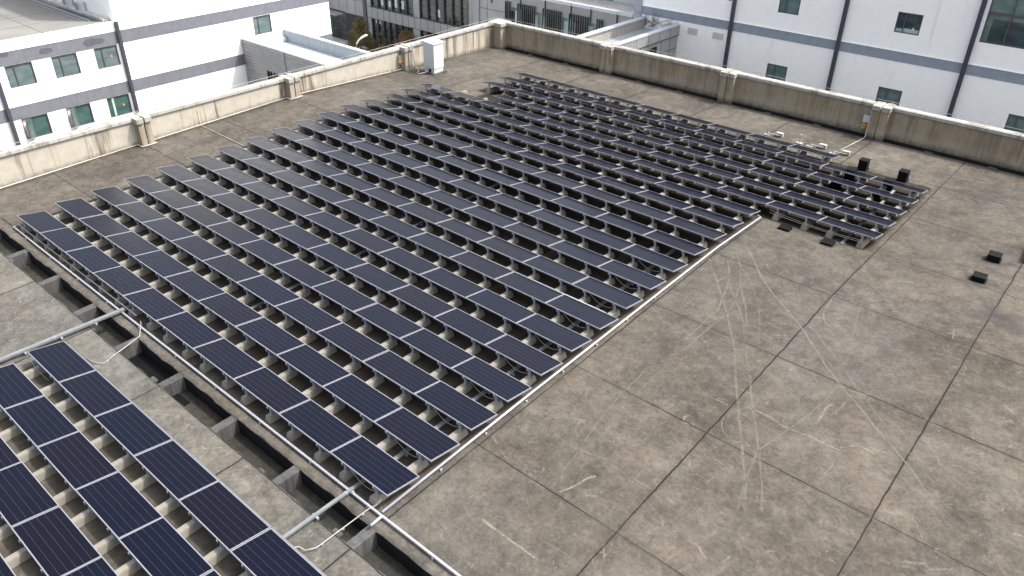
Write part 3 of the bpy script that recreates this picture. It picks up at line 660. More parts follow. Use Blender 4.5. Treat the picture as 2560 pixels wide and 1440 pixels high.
m=MB(); m.box(.0,.16,-.19,.19,.02,.44); m.build('box_body',M['pvc'],e,bevel=.012)
m=MB(); m.box(.161,.17,-.02,.17,.08,.2); m.box(.161,.19,-.12,.02,.02,.09); m.build('orange_plug',M['orange'],e)
conduit('white hose looping down from the cream electrical box',[(-23.98,19.85,.02),(-23.95,20.02,-.1),(-23.9,20.08,-.28),(-23.95,19.9,-.36),(-24.03,19.3,rz(19.3)+.05)],.024,[],'pvc')
e=empty('junction_box',(-.63,28.85,0)); tag(e,'light grey electrical box high on the brown far wall','electrical box')
m=MB(); m.box(-.16,.16,-.16,-.0,-.32,.02); m.build('box_body',M['cab'],e,bevel=.01)
m=MB(); m.tube([(.05,-.03,.02),(.2,-.02,.5)],.008,5); m.build('box_cable',M['black'],e)
e=empty('hose_reel',(-.68,28.74,-.52)); tag(e,'small round yellow reel hanging under the grey wall box','reel')
m=MB(); R0=.09
m.tube([(R0*math.cos(a*math.pi/6),0,R0*math.sin(a*math.pi/6)) for a in range(13)],.035,8,cap=False); m.build('reel_ring',M['yellow'],e,smooth=True)
m=MB(); m.tube([(0,0,.08),(.03,.02,.22)],.008,5); m.build('hanger',M['black'],e)

# ------------------------------------------------------------------ windows
def tri(mb,c,s,plane,off):
    if plane=='x': mb.prism([(c[0]-s,c[1]-s*.8),(c[0]+s,c[1]-s*.8),(c[0],c[1]+s)],off,off+.004,'x')
def window(parent,plane,wall,a0,a1,z0,z1,split,glass,sash=None,zf=None,sticker=None,depth=.10,sg=None,half_blind=False):
    """plane 'x': wall faces +x at x=wall, a = y ; plane 'y': wall faces -y at y=wall, a = x"""
    s=1 if plane=='x' else -1
    def bx(m,p0,p1,d0,d1,zz0,zz1,mat=0):
        if plane=='x': m.box(wall+d0,wall+d1,p0,p1,zz0,zz1,mat)
        else: m.box(p0,p1,wall-d0,wall-d1,zz0,zz1,mat)
    f=.055
    m=MB(); m.zf=zf
    bx(m,a0,a1,-depth,-.008,z0,z0+f); bx(m,a0,a1,-depth,-.008,z1-f,z1); bx(m,a0,a0+f,-depth,-.008,z0+f,z1-f); bx(m,a1-f,a1,-depth,-.008,z0+f,z1-f)
    w=a0+(a1-a0)*split; bx(m,w-f/2,w+f/2,-depth,-.02,z0+f,z1-f)
    W=m.build('window',M['frame'],parent)
    m=MB(); m.zf=zf; 
    if sash!='open': bx(m,a0+f,w-f/2,-depth-.0,-depth+.03,z0+f,z1-f)
    bx(m,w+f/2,a1-f,-depth-.0,-depth+.03,z0+f,z1-f); m.build('pane',M[glass],W)
    if sash=='open':
        m=MB(); m.zf=zf; L=w-a0-f; an=math.radians(38)
        # casement hinged on the right edge of the small bay, swung outward
        q0=(wall+.0,w-.03); q1=(wall+L*math.sin(an),w-.03-L*math.cos(an))
        nrm=(math.cos(an)*.02,math.sin(an)*.02)
        zz0,zz1=z0+.02,z1-.05
        vs=[(q0[0]-nrm[0],q0[1]-nrm[1],zz0),(q1[0]-nrm[0],q1[1]-nrm[1],zz0),(q1[0]+nrm[0],q1[1]+nrm[1],zz0),(q0[0]+nrm[0],q0[1]+nrm[1],zz0)]
        vs+=[(a,b,zz1) for a,b,c in vs]
        F=[(0,3,2,1),(4,5,6,7),(0,1,5,4),(1,2,6,5),(2,3,7,6),(3,0,4,7)]
        m._add(vs,F); sh=m.build('sash',M['frame'],W)
        m=MB(); m.zf=zf; k=.1
        def lp(t,o): return (q0[0]+(q1[0]-q0[0])*t+nrm[0]*o,q0[1]+(q1[1]-q0[1])*t+nrm[1]*o)
        A=lp(k,1.25);B=lp(1-k,1.25);C_=lp(1-k,-1.25);D_=lp(k,-1.25)
        vs=[(A[0],A[1],zz0+.06),(B[0],B[1],zz0+.06),(C_[0],C_[1],zz0+.06),(D_[0],D_[1],zz0+.06)]; vs+=[(a,b,zz1-.06) for a,b,c in vs]
        m._add(vs,F); m.build('sash_pane',M[glass],sh)
    if sash=='slid':
        m=MB(); m.zf=zf; bx(m,a0+f,w-f/2,-depth-.01,-depth+.02,z0+f,z1-f); m.build('dark_opening',M['glassB'],W)
        m=MB(); m.zf=zf; bx(m,w-.20,w-.06,-depth+.03,-depth+.05,z0+f,z1-f); m.build('curtain_strip',M['curtain'],W)
    if half_blind:
        m=MB(); m.zf=zf; bx(m,a0+f,w-f/2,-depth+.031,-depth+.036,z0+f,z0+f+.18); bx(m,w+f/2,a1-f,-depth+.031,-depth+.036,z0+f,z0+f+.22); m.build('sill_blind',M['curtain'],W)
    if sticker:
        m=MB(); m.zf=zf; sx,sz,ss=sticker[0],sticker[1],sticker[2]
        cx=a0+(a1-a0)*sx; cz=z0+(z1-z0)*sz
        pr=[(cx-ss,cz-ss*.8),(cx+ss,cz-ss*.8),(cx,cz+ss)]
        if plane=='x': m.prism(pr,wall-depth+.034,wall-depth+.038,'x')
        else: m.prism(pr,wall+depth-.038,wall+depth-.034,'y')
        m.build('warning_sticker',M[sticker[3]],W)
    return W
def wall_with_holes(m,plane,wall,a0,a1,z0,z1,holes,depth=.12,mat=0,revmat=0,back=None):
    """rectangles of wall around holes (a0,a1,z0,z1); adds reveals"""
    xs=sorted(set([a0,a1]+[h[0] for h in holes]+[h[1] for h in holes])); zs=sorted(set([z0,z1]+[h[2] for h in holes]+[h[3] for h in holes]))
    def pt(a,z,d=0): return (wall+d,a,z) if plane=='x' else (a,wall-d,z)
    for i in range(len(xs)-1):
        for j in range(len(zs)-1):
            ca=(xs[i]+xs[i+1])/2; cz=(zs[j]+zs[j+1])/2
            if any(h[0]<ca<h[1] and h[2]<cz<h[3] for h in holes): continue
            m.quad(pt(xs[i],zs[j]),pt(xs[i+1],zs[j]),pt(xs[i+1],zs[j+1]),pt(xs[i],zs[j+1]),mat)
    for h in holes:
        c=[(h[0],h[2]),(h[1],h[2]),(h[1],h[3]),(h[0],h[3])]
        for k in range(4):
            p,q=c[k],c[(k+1)%4]; m.quad(pt(*p),pt(*q),pt(*q,-depth),pt(*p,-depth),revmat)
        m.quad(*[pt(a,z,-depth) for a,z in c],revmat)

# ------------------------------------------------------------------ left white building
ZL=shr(11.0); GZ=-13.3
B1=(.92,.16); B2=(-2.25,-3.0)
lb=empty('white_building',(-40,11,GZ)); tag(lb,'white building left with grey bands, flat low roof and taller block','building','white buildings round the roof')
def LP(name,m,mat,par=None,**k):
    o=m.build(name,mat,par or lb,**k)
    if par is None: o.location=(40,-11,-GZ)
    return o
winU=[(4.19,5.70),(6.8,8.29),(9.34,10.80)]; wz=(-1.16,.13); wz2=(-4.33,-3.03)
holes=[(a,b,*wz) for a,b in winU]+[(a,b,*wz2) for a,b in winU]
m=MB(); m.zf=ZL; wall_with_holes(m,'x',-40,-30,11.0,GZ,1.47,holes); 
m.quad((-40,-30,1.47),(-40,11,1.47),(-40.35,11,1.47),(-40.35,-30,1.47))
LP('low_block_wall',m,M['white'])
m=MB(); m.zf=ZL
R5=[(20.7,22.18,-1.16,.11)]
wall_with_holes(m,'x',-40,11.0,27.47,GZ,9,R5); m.quad((-40,27.47,GZ),(-75,27.47,GZ),(-75,27.47,9),(-40,27.47,9))
m.quad((-40,11.0,1.3),(-75,11.0,1.3),(-75,11.0,9),(-40,11.0,9)); m.quad((-40,11,9),(-40,27.47,9),(-75,27.47,9),(-75,11,9))
LP('tall_block_wall',m,M['white'])
m=MB(); m.zf=ZL; m.quad((-40.35,-30,1.46),(-40.35,11,1.46),(-75,11,1.46),(-75,-30,1.46)); rf=LP('low_roof',m,M['roofL'])
m=MB(); m.zf=ZL
for y in (6.95,2.9,-1.1): m.box(-75,-40.4,y-.03,y+.03,1.462,1.466)
for x in (-45.6,-51.5,-57,-43.0): m.box(x-.03,x+.03,-30,10.2,1.463,1.467)
m.build('roof_joints',M['rjoint'],rf)
m=MB(); m.zf=ZL; m.box(-75,-40.5,10.55,10.98,1.46,1.62); m.build('gutter_kerb',M['capd'],rf)
m=MB(); m.zf=ZL; m.box(-52,-41.3,10.0,10.12,1.468,1.52); m.box(-49,-41.8,9.7,9.76,1.468,1.50); m.build('roof_pipes',M['steel'],rf)
m=MB(); m.zf=ZL; m.box(-46.5,-41,10.17,10.54,1.464,1.48); m.build('gutter_stain',M['patch'],rf)
for nm,(zt,zb) in (('upper_band',B1),('lower_band',B2)):
    m=MB(); m.zf=ZL
    m.box(-40.005,-39.975,-30,27.47,zb,zt); LP(nm,m,M['band'])
# thin drip edge on top of each band
m=MB(); m.zf=ZL
for zt in (B1[0],B2[0]): m.box(-40.005,-39.955,-30,27.5,zt,zt+.035)
LP('drip_edge',m,M['trim'])
def blob(c,rx,rz_,seed,mats,name):
    m=MB(); n=28; vs=[]
    for k in range(n):
        a=2*math.pi*k/n; q=1+.35*noise.noise(Vector((math.cos(a)*1.5,math.sin(a)*1.5,seed)))
        vs.append((c[0]+rx*q*math.cos(a),c[1]+rz_*q*math.sin(a)))
    m.zf=ZL; m.prism(vs,-39.974,-39.970,'x'); LP(name,m,mats)
blob((4.35,.78),.28,.14,1,M['patch'],'paint_patch'); blob((6.6,.55),.42,.17,5,M['patch'],'paint_patch'); blob((9.4,.52),.62,.24,9,M['patch'],'paint_patch')
# slightly different repaint lengths of the bands
rpm=m_simple('band_repaint',(.138,.145,.168),.9,.2)
for ya_,yb_,bb in ((14.05,27.46,B1),(-3,4.9,B2)):
    m=MB(); m.zf=ZL; m.box(-39.974,-39.970,ya_,yb_,bb[1]+.01,bb[0]-.01); LP('repainted_band',m,rpm)
for k,(a,b) in enumerate(winU):
    W=window(lb,'x',-40,a,b,*wz,.33,'glassL',zf=ZL,sticker=(.70,.50,.085,'orange') if k==2 else None); W.location=(40,-11,-GZ)
    W=window(lb,'x',-40,a,b,*wz2,.36,'glassG',sash=('open','open','slid')[k],zf=ZL,sticker=(.70,.5,.085,'orange') if k==2 else None); W.location=(40,-11,-GZ)
W=window(lb,'x',-40,20.7,22.18,-1.16,.11,.3,'glassL',zf=ZL); W.location=(40,-11,-GZ)
for y,z1 in ((11.05,1.5),(3.62,1.46),(-3.9,1.46)):
    m=MB(); m.zf=ZL; m.box(-40,-39.8,y-.1,y+.1,GZ,z1); LP('downpipe',m,M['gutter'],bevel=.01)
# air conditioner on the tall block wall over the low roof
def ac(x,z,lab):
    e=empty('air_conditioner',(x,10.97,z)); tag(e,lab,'air conditioner','air conditioners on the white wall')
    m=MB(); m.box(-.42,.42,-.36,-.04,0,.62); m.build('casing',M['cab'],e,bevel=.015)
    m=MB(); m.tube([(-.12,-.375,.31),(-.12,-.362,.31)],.23,20); m.build('fan_grille',M['steel'],e)
    m=MB(); m.box(-.42,-.38,-.38,0,-.05,0); m.box(.38,.42,-.38,0,-.05,0); m.box(.38,.42,-.04,0,-.2,0); m.box(-.42,-.38,-.04,0,-.2,0); m.build('bracket',M['gutter'],e)
ac(-43.9,1.55,'white air conditioner with round fan above the low white roof'); ac(-45.7,1.6,'white air conditioner left of the round fan one, cut by the top edge')

# left annex, corrugated
la=empty('corrugated_annex',(-40,19.55,GZ)); tag(la,'low grey metal clad annex with corrugated side on the left white building','building','metal roofed annexes')
ZA=shr(19.6)
def AP(name,m,mat,**k):
    o=m.build(name,mat,la,**k); o.location=(40,-19.55,-GZ); return o
x0,x1=-39.96,-28.2
m=MB(); m.zf=ZA; wall_with_holes(m,'y',19.55,x0,x1,GZ,-1.42,[(-37.25,-36.1,-4.3,-3.18)]); m.quad((x1,19.55,GZ),(x1,23.4,GZ),(x1,23.4,-1.42),(x1,19.55,-1.42)); AP('corrugated_wall',m,M['corr'])
m=MB(); m.zf=ZA; m.box(x0,x1-.1,19.5,19.78,-1.42,-1.33); m.box(x0,x1-.1,23.05,23.4,-1.42,-1.33); AP('wall_cap',m,M['capg'])
m=MB(); m.zf=ZA; m.box(x0,x1-.1,23.1,23.35,GZ,-1.42); AP('ribbed_parapet',m,M['rib'])
m=MB(); m.zf=ZA; m.quad((x0,19.7,-2.15),(x1,19.7,-2.15),(x1,23.1,-2.15),(x0,23.1,-2.15)); m.quad((x0,19.72,-2.15),(x1,19.72,-2.15),(x1,19.72,-1.42),(x0,19.72,-1.42)); AP('metal_roof',m,M['ribroof'])
m=MB(); m.zf=ZA; m.box(x0,-39.55,19.8,23.05,-2.14,-1.85); m.box(x0,-39.75,19.8,23.05,-1.85,-1.72); AP('flashing',m,M['capg'])
m=MB(); m.zf=ZA; m.box(-35.1,-35.02,19.47,19.549,GZ,-1.42); AP('seam_strip',m,M['steel'])
m=MB(); m.zf=ZA
for k in range(24):
    zz=-1.55-k*.2
    for (xa,xb) in ((x0,-37.3),(-37.3,-36.05),(-36.05,x1-.1)):
        if xa==-37.3 and -4.35<zz<-3.1: continue
        m._add([(xa,19.549,zz),(xb,19.549,zz),(xb,19.49,zz-.06),(xa,19.49,zz-.06),(xa,19.549,zz-.12),(xb,19.549,zz-.12)],[(0,1,2,3),(3,2,5,4)])
AP('cladding_ribs',m,M['corr'])
W=window(la,'y',19.55,-37.25,-36.1,-4.3,-3.18,.5,'glassD',zf=ZA); W.location=(40,-19.55,-GZ)
m=MB(); m.zf=ZA
for q in (-37.2,-36.85,-36.45,-36.15): m.box(q-.04,q+.04,19.44,19.54,-4.6,-3.1)
AP('window_fins',m,M['fin'])

# ------------------------------------------------------------------ right white building (faces -y at y=42)
rb=empty('white_building',(0,42,GZ)); tag(rb,'pale white building behind the brown wall, with blue grey band and downpipes','building','white buildings round the roof')
def RP(name,m,mat,**k):
    o=m.build(name,mat,rb,**k); o.location=(0,-42,-GZ); return o
RW=[(-15.85,-14.47,1.0,2.2),(-11.17,-9.79,.77,2.0),(-3.85,-2.44,.75,1.96),(-11.22,-9.81,-3.9,-2.66),(-3.88,-2.46,-3.9,-2.68),(3.38,4.8,-3.9,-2.7),(.76,4.2,.97,3.95),(-18.6,-17.2,-7.9,-6.7),(10.6,12.0,-3.9,-2.7),(10.6,12,.75,1.96)]
m=MB(); wall_with_holes(m,'y',42,-21.4,30,GZ,9,RW,.14); m.quad((-21.98,42,GZ),(-21.98,52,GZ),(-21.98,52,9),(-21.98,42,9)); m.quad((-21.98,42,9),(30,42,9),(30,60,9),(-21.98,60,9))
m.quad((30,42,GZ),(30,60,GZ),(30,60,9),(30,42,9)); RP('wall',m,M['whiteR'])
m=MB(); m.box(-22.0,-21.4,41.9,42.1,GZ,9); RP('corner_pilaster',m,m_wall('lilac_grey_render',(.36,.38,.43),(.28,.3,.35),.4,.5))
m=MB(); m.box(-21.4,30,41.975,42.01,-.96,-.35); RP('blue_band',m,M['bandR'])
m=MB(); m.box(-21.4,30,41.93,42.01,-.35,-.31); RP('band_ledge',m,M['whiteR'])
for i,h in enumerate(RW):
    if i==6: continue
    sp=.33 if i not in (3,4) else .38
    W=window(rb,'y',42,*h,sp,'glassD' if i==2 else 'glassR',sticker=(.72,.26,.09,'yellowt') if i in (2,) else ((.72,.30,.08,'yellowt') if i==4 else None),depth=.12,half_blind=(i==2)); W.location=(0,-42,-GZ)
# big window
m=MB(); a0,a1,z0,z1=.76,4.2,.97,3.95; f=.07
m.box(a0,a1,42.01,42.1,z0,z0+f); m.box(a0,a1,42.01,42.1,z1-f,z1); m.box(a0,a0+f,42.01,42.1,z0+f,z1-f); m.box(a1-f,a1,42.01,42.1,z0+f,z1-f)
for q in (1.95,3.1): m.box(q-.035,q+.035,42.01,42.1,z0+f,z1-f)
m.box(a0+f,a1-f,42.02,42.095,2.56,2.68); W=m.build('window',M['frame'],rb); W.location=(0,-42,-GZ)
m=MB(); m.box(a0+f,a1-f,42.10,42.12,z0+f,z1-f); m.build('pane',M['glassR'],W)
m=MB(); m.box(a0+.35,a1-.1,42.09,42.098,z0+f,2.30); m.build('dark_blind',M['glassD'],W)
for a,b in ((-17.45,-16.68),(-15.5,-14.7)):
    m=MB(); m.box(a,b,41.96,41.99,-1.73,-1.28); 
    for k in range(5): m.box(a+.04,b-.04,41.94,41.96,-1.70+k*.085,-1.66+k*.085)
    RP('wall_grille',m,m_simple('grille_paint',(.55,.53,.50),.8,.2))
for x in (-14.22,-6.88,.45,7.8):
    m=MB(); m.box(x-.12,x+.12,41.8,42.0,GZ,9); RP('downpipe',m,M['gutter'],bevel=.01)

# climbing bare twigs above the annex roof
def vine(lab,x0,z0,n,seed,h=1.0):
    r=random.Random(seed); m=MB()
    for i in range(n):
        x=x0+r.uniform(-.6,.6); z=z0; p=[(x,41.9,z)]; dx=r.uniform(-.15,.2)
        for k in range(6):
            dx+=r.uniform(-.12,.12); z+=h/6*r.uniform(.6,1.2); x+=dx; p.append((x,41.88+r.uniform(-.06,.06),z))
            if r.random()<.5:
                q=[(x,41.88,z),(x+r.uniform(-.25,.25),41.85,z+.1),(x+r.uniform(-.4,.4),41.85,z+.22)]; m.tube(q,.011,4)
        m.tube(p,.018,4,r2=.008)
    o=m.build('climbing_vine',M['bark']); tag(o,lab,'vine','bare climbing vines on the white wall')
vine('bare climbing twigs on the white wall beside the left annex parapet',-20.6,-1.75,9,3,.95); vine('bare climbing twigs on the white wall near the annex corner',-18.9,-1.7,6,8,.6)

# right annex
ra=empty('grey_annex',(-19.6,42,GZ)); tag(ra,'narrow grey clad annex with ribbed metal roof running up to the white wall','building','metal roofed annexes')
ZR=lambda x,y,z:z-.034*(y-42)
def QP(name,m,mat,**k):
    o=m.build(name,mat,ra,**k); o.location=(19.6,-42,-GZ); return o
ya,yb=31.8,41.98
m=MB(); m.zf=ZR
wall_with_holes(m,'x',-18.2,ya,yb,GZ,-1.95,[(38.2,39.0,-5,-2.35),(35.2,36.6,-5,-2.4)]); m.quad((-21.35,ya,GZ),(-18.2,ya,GZ),(-18.2,ya,-1.3),(-21.35,ya,-1.3)); m.quad((-21.35,ya,GZ),(-21.35,yb,GZ),(-21.35,yb,-1.3),(-21.35,ya,-1.3)); QP('wall',m,M['clad2'])
m=MB(); m.zf=ZR; m.box(-18.45,-18.12,ya,yb,-1.93,-1.24); QP('fascia',m,M['clad2'])
m=MB(); m.zf=ZR; m.box(-18.5,-18.08,ya,yb,-1.24,-1.17); m.box(-21.4,-20.95,ya,yb,-1.24,-1.15); QP('parapet_cap',m,M['capg'])
m=MB(); m.zf=ZR; m.box(-21.35,-21.05,ya,yb,-2.2,-1.24); QP('ribbed_parapet',m,M['ribR'])
m=MB(); m.zf=ZR; m.quad((-21.05,ya,-1.95),(-18.45,ya,-1.95),(-18.45,yb,-1.95),(-21.05,yb,-1.95)); QP('metal_roof',m,M['ribroofR'])
m=MB(); m.zf=ZR
for y in (33.2,34.7,36.2,37.7,39.2,40.7): m.box(-18.121,-18.117,y-.02,y+.02,-1.93,-1.26)
for y in (33.2,34.7,36.9,37.9,39.7,40.9): m.box(-18.201,-18.192,y-.02,y+.02,-9,-1.96)
for z in (-2.9,-3.9,-4.9): m.box(-18.201,-18.191,39.0,yb,z-.02,z+.02)
QP('panel_joints',m,M['joint'])
m=MB(); m.zf=ZR; m.box(-18.15,-18.10,ya,yb,-1.97,-1.93); QP('fascia_drip',m,M['joint'])
m=MB(); m.zf=ZR; m.box(-18.3,-18.29,38.22,38.98,-4.98,-2.36); m.box(-18.3,-18.29,35.22,36.58,-4.98,-2.42); QP('dark_window',m,M['glassB'])
m=MB(); m.zf=ZR
for y in (38.15,38.4,38.65,38.9,35.3,35.6,35.9,36.2,36.5): m.box(-18.19,-18.08,y-.04,y+.04,-4.2,-2.25)
QP('window_fins',m,M['fin'])

# ------------------------------------------------------------------ grey office building (faces -y at y=50)
gb=empty('office_building',(-45,50,GZ)); tag(gb,'dark grey panelled office building with tall glazing and fins','building')
def GP(name,m,mat,par=None,**k):
    o=m.build(name,mat,par or gb,**k)
    if par is None: o.location=(45,-50,-GZ)
    return o
H=[(-61.7,-54.62,-8.10,3.5),(-53.66,-46.36,-8.10,3.5),(-61.75,-54.75,GZ,-9.37),(-53.7,-46.4,GZ,-9.37),(-75,-66.5,GZ,-9.4),(-74,-64,-5.5,-1)]
m=MB(); wall_with_holes(m,'y',50,-85,-44.95,GZ,4,H,.35); m.quad((-44.95,50,GZ),(-44.95,50.4,GZ),(-44.95,50.4,4),(-44.95,50,4)); m.quad((-44.95,50.4,-3.5),(-44.95,70,-3.5),(-44.95,70,4),(-44.95,50.4,4)); GP('facade',m,M['clad'])
m=MB(); wall_with_holes(m,'y',50.15,-44.95,-26.4,GZ,-3.72,[(-41.6,-29.95,-9.5,-4.93)],.3); GP('side_facade',m,M['clad2'])
m=MB(); m.quad((-44.95,50.2,-3.9),(-22,50.2,-3.9),(-22,60,-3.9),(-44.95,60,-3.9)); GP('flat_roof',m,M['capd'])
m=MB(); m.box(-44.95,-26.4,50.03,50.5,-3.72,-3.44); GP('roof_cap',m,M['capg'])
m=MB(); m.box(-62.93,-62.42,49.85,50.0,GZ,4); GP('downpipe',m,M['gutter'])
# joints of the cladding
m=MB()
for z in (-5.6,-6.9,-8.2,-9.3): 
    m.box(-44.95,-41.62,50.135,50.149,z-.02,z+.02); m.box(-29.93,-26.4,50.135,50.149,z-.02,z+.02)
for x in (-43.95,): m.box(x-.02,x+.02,50.135,50.149,GZ,-3.74)
for x in (-43.3,-39.6,-36.6,-33.6,-31.4,-28.6,-27.0): m.box(x-.02,x+.02,50.02,50.149,-4.92,-3.45)
for i in range(8):
    for xx in (-61.7,-53.66): m.box(xx+.1+i*1.02-.018,xx+.1+i*1.02+.018,49.985,49.999,-9.36,-8.12)
for z in (-8.11,-9.37): m.box(-62.4,-44.95,49.98,49.999,z-.02,z+.02)
for i in range(14): m.box(-84+i*1.5-.02,-84+i*1.5+.02,49.985,49.999,-9.3,-1)
m.box(-85,-62.95,49.985,49.999,-7.75,-7.70)
for x in (-54.62,-46.36,-45.9): m.box(x-.012+.02,x+.012+.02,49.985,49.999,-8.1,4)
GP('panel_joints',m,M['joint'])
def curtain(a0,a1,z0,z1,n,mw=.09,sub=None,off=.12):
    m=MB()
    for i in range(n+1):
        x=a0+(a1-a0)*i/n; m.box(x-mw,x+mw,50.0+off-.1,50.0+off+.12,z0,z1)
    m.box(a0,a1,50.02+off,50.2+off,z0,z0+.08)
    if sub:
        for s_ in sub: m.box(a0,a1,50.05+off,50.2+off,s_-.04,s_+.04)
    W=GP('window',m,M['fin']); 
    m=MB(); m.box(a0,a1,50.22,50.25,z0,z1); m.build('pane',M['glassB'],W)
    return W
W=curtain(-61.7,-54.62,-8.1,3.4,6); 
m=MB()
for x,z,h in ((-59.9,-7.7,.9),(-57.6,-7.6,1.2),(-56.5,-7.6,.9),(-58.6,-7.7,.7)): m.box(x-.18,x+.2,50.20,50.215,z,z+h)
m.build('white_interior',M['curtain'],W)
W=curtain(-53.66,-46.36,-8.1,3.4,6)
m=MB(); m.box(-51.0,-50.7,50.20,50.215,-7.6,-6.8); m.build('white_interior',M['curtain'],W)
W=curtain(-61.75,-54.75,GZ,-9.38,7,.08,(-10.2,)); m=MB(); m.box(-56.9,-56.0,50.19,50.2,-12.0,-10.9); m.build('white_interior',M['curtain'],W)
m=MB(); m.box(-61.2,-60.4,50.19,50.2,-9.9,-9.45); m.build('pale_blind',M['curtain'],W)
curtain(-53.7,-46.4,GZ,-9.38,7,.08,(-10.2,-11.2))
curtain(-74,-64,-5.5,-1,8)
m=MB()
for i in range(22): m.box(-66.4+i*.16,-66.34+i*.16,49.93,49.99,GZ,-9.45)
GP('slat_screen',m,M['fin'])
m=MB(); m.box(-75,-66.5,50.3,50.34,GZ,-9.4); GP('entrance_void',m,M['glassB'])
m=MB(); m.box(-75,-66.8,48.9,49.98,-9.75,-9.6); GP('entrance_canopy',m,M['clad2'])
m=MB(); m.box(-41.6,-29.95,50.40,50.44,-9.5,-4.93); sp=GP('strip_window',m,M['glassR'])
m=MB()
for x in (-40.4,-37.9,-36.9,-34.3,-33.3,-31.5): m.box(x-.25,x+.25,50.37,50.395,-9.5,-5.3)
m.build('pale_blind',M['curtain'],sp)
m=MB()
for x in (-38.9,-35.6,-32.5,-41.0): m.box(x-.5,x+.5,50.36,50.39,-9.5,-5.35)
m.build('dark_pane',M['glassB'],sp)
m=MB()
for x in FINX: m.box(x-.036,x+.036,49.92,50.08,-10.2,-4.43)
GP('sun_fins',m,M['fin'])
# blue grey rear wall with an opening above the office roof
rw=empty('rear_wing',(-33,54,GZ)); tag(rw,'blue grey rear wall with a small white balcony above the grey office roof','building')
m=MB(); m.box(-50,-22.1,54,55,GZ,4); o=m.build('wall',M['bandR'],rw); o.location=(33,-54,-GZ)
m=MB(); m.box(-36,-28.95,53.75,53.99,-3.95,-3.72); m.box(-29.15,-28.95,53.75,53.99,-3.72,-2.2); o=m.build('balcony_rim',M['capg'],rw); o.location=(33,-54,-GZ)
m=MB(); m.box(-35.9,-29.2,53.9,53.99,-3.7,-2.2); o=m.build('balcony_back',M['cab'],rw); o.location=(33,-54,-GZ)
m=MB(); m.box(-33.5,-31.6,53.85,53.89,-3.65,-2.2); o=m.build('pane',M['glassL'],rw); o.location=(33,-54,-GZ)

# ------------------------------------------------------------------ ground, trees, lamp
m=MB(); m.quad((-400,-400,-13),(400,-400,-13),(400,600,-13),(-400,600,-13)); o=m.build('ground',M['asph']); tag(o,kind='structure')
m=MB(); r=random.Random(4); m.box(-60.5,-53,43.8,48.2,-12.99,-12.9,0)
for i in range(5000):
    x=r.uniform(-60.5,-53); y=r.uniform(43.8,48.2); a=r.uniform(0,3.1); h=r.uniform(.08,.22); w=.04
    m._add([(x-w*math.cos(a),y-w*math.sin(a),-12.9),(x+w*math.cos(a),y+w*math.sin(a),-12.9),(x+r.uniform(-.05,.05),y+r.uniform(-.05,.05),-12.9+h)],[(0,1,2)])
o=m.build('grass',M['grass']); tag(o,'small patch of green grass below the office windows','grass',kind='stuff')
def foliage(name,lab,x,y,base,top,rx,leaf,seed,n=5200,cat='tree',lean=0,ls=.11,group='trees and shrubs by the office'):
    e=empty(name,(x,y,base)); tag(e,lab,cat,group); r=random.Random(seed); H_=top-base
    m=MB(); m.tube([(0,0,0),(.05,0,H_*.4),(.0,.05,H_*.85)],.11 if H_>2.5 else .05,7,r2=.03)
    for i in range(9):
        a=r.uniform(0,6.28); z=H_*r.uniform(.2,.7); l=rx*r.uniform(.5,.9)
        m.tube([(0,0,z),(math.cos(a)*l*.6,math.sin(a)*l*.6,z+l*.5),(math.cos(a)*l,math.sin(a)*l,z+l*1.0)],.035,5,r2=.01)
    m.build('trunk',M['bark'],e)
    m=MB()
    cl=[]
    for i in range(46):
        t=r.random(); a=r.uniform(0,6.28); 
        rad=rx*(math.sin(math.pi*min(1,(t*.86+.16)))**.6)*math.sqrt(r.random())*.95
        cl.append((rad*math.cos(a),rad*math.sin(a),H_*(.1+.84*t),rx*r.uniform(.16,.34)))
    for i in range(n):
        c=cl[i%len(cl)]; d_=Vector((r.gauss(0,1),r.gauss(0,1),r.gauss(0,1))); d_=d_.normalized()*c[3]*r.random()**.4*1.15
        p=Vector(c[:3])+d_; u=Vector((r.gauss(0,1),r.gauss(0,1),r.gauss(0,1))).normalized(); v=u.orthogonal().normalized(); s_=ls*r.uniform(.5,1.1)
        m._add([tuple(p-u*s_),tuple(p+v*s_*.5),tuple(p+u*s_),tuple(p-v*s_*.5)],[(0,1,2,3)])
    m.build('crown',M[leaf],e)
foliage('broadleaf_tree','olive brown bushy tree beside the street lamp',-59.9,46.6,-13,-8.55,1.75,'leafA',1)
foliage('broadleaf_tree','russet bushy tree behind the left wall near the pilaster',-52.3,46.6,-13,-8.6,1.75,'leafB',2)
foliage('shrub','low brown shrub between the two bushy trees',-56.3,46.4,-13,-10.9,1.15,'leafC',3,1600,'shrub')
foliage('shrub','small grey twiggy shrub right of the lamp lit tree',-58.2,48.3,-13,-9.9,.8,'leafC',5,500,'shrub')
foliage('shrub','dark low shrub behind the left wall coping',-49.9,47.2,-13,-10.2,1.1,'leafB',6,1400,'shrub')
e=empty('street_lamp',(-40.45,30,-13)); tag(e,'white curved street lamp rising behind the corrugated annex','street lamp')
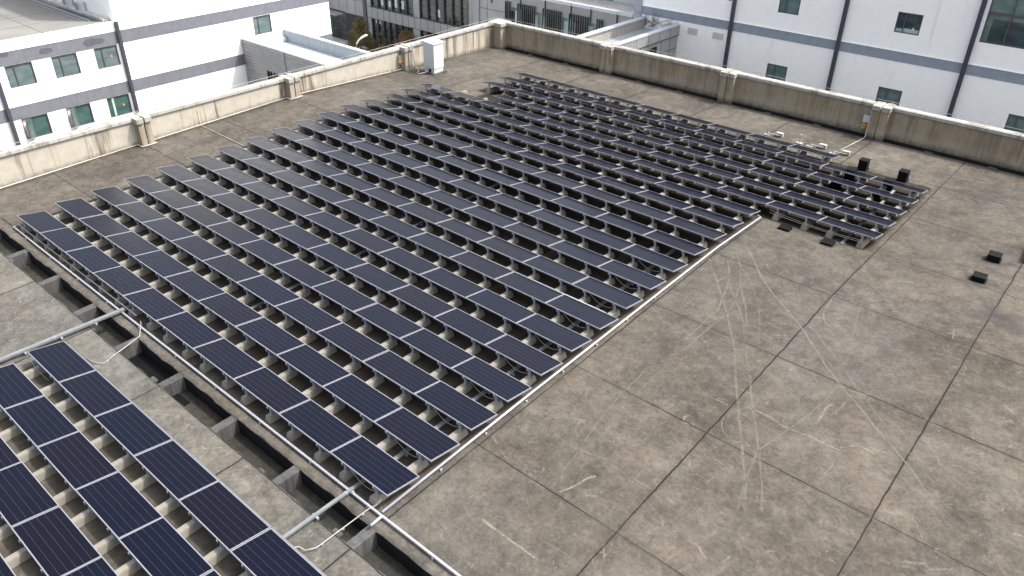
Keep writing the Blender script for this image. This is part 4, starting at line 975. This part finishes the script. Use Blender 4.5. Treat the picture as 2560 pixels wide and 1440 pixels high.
m=MB(); m.tube([(0,0,0),(0,0,7.9),(.08,0,8.5),(.25,0,8.95),(.5,0,9.25),(.8,0,9.48)],.075,10,r2=.055); m.build('pole',M['lamp'],e,smooth=True)
m=MB(); m.tube([(.78,0,9.45),(.95,0,9.58),(1.3,0,9.76),(1.5,0,9.84)],.075,10,r2=.10); m.tube([(1.5,0,9.84),(1.62,0,9.88)],.10,10,r2=.05); m.build('lamp_head',M['lamp'],e,smooth=True)

# ------------------------------------------------------------------ light, sky, camera
sd=Vector((.53,.43,1)).normalized()
L=bpy.data.lights.new('sun','SUN'); L.energy=SUN; L.angle=math.radians(2.2); L.color=(1,.955,.88)
lo=bpy.data.objects.new('sun',L); S.collection.objects.link(lo); lo.rotation_euler=sd.to_track_quat('Z','Y').to_euler(); lo.location=(0,0,60)
w=bpy.data.worlds.new('World'); S.world=w; w.use_nodes=True; nt=w.node_tree; bg=nt.nodes['Background']
sk=nt.nodes.new('ShaderNodeTexSky'); sk.sky_type='NISHITA'; sk.sun_disc=False; sk.sun_elevation=math.asin(sd.z); sk.sun_rotation=math.atan2(sd.x,sd.y)
sk.air_density=1.0; sk.dust_density=6.0; sk.ozone_density=1.0; sk.altitude=20
hs=nt.nodes.new('ShaderNodeHueSaturation'); hs.inputs['Saturation'].default_value=.42
nt.links.new(sk.outputs[0],hs.inputs['Color']); nt.links.new(hs.outputs[0],bg.inputs[0]); bg.inputs[1].default_value=SKY
cam=bpy.data.cameras.new('camera'); co=bpy.data.objects.new('camera',cam); S.collection.objects.link(co); S.camera=co
r_,u_,f_=CM
co.matrix_world=Matrix(((r_.x,u_.x,-f_.x,CAMP.x),(r_.y,u_.y,-f_.y,CAMP.y),(r_.z,u_.z,-f_.z,CAMP.z),(0,0,0,1)))
cam.sensor_width=36; cam.lens=CAMF/2560*36; cam.shift_x=(1280-PPX)/2560; cam.shift_y=(PPY-720)/2560; cam.clip_end=2000; cam.clip_start=.1
S.view_settings.view_transform='Standard'; S.view_settings.look='None'; S.view_settings.gamma=1; S.view_settings.exposure=EXPO
S.render.resolution_x=1024; S.render.resolution_y=576
S.cycles.max_bounces=6; S.cycles.use_denoising=True
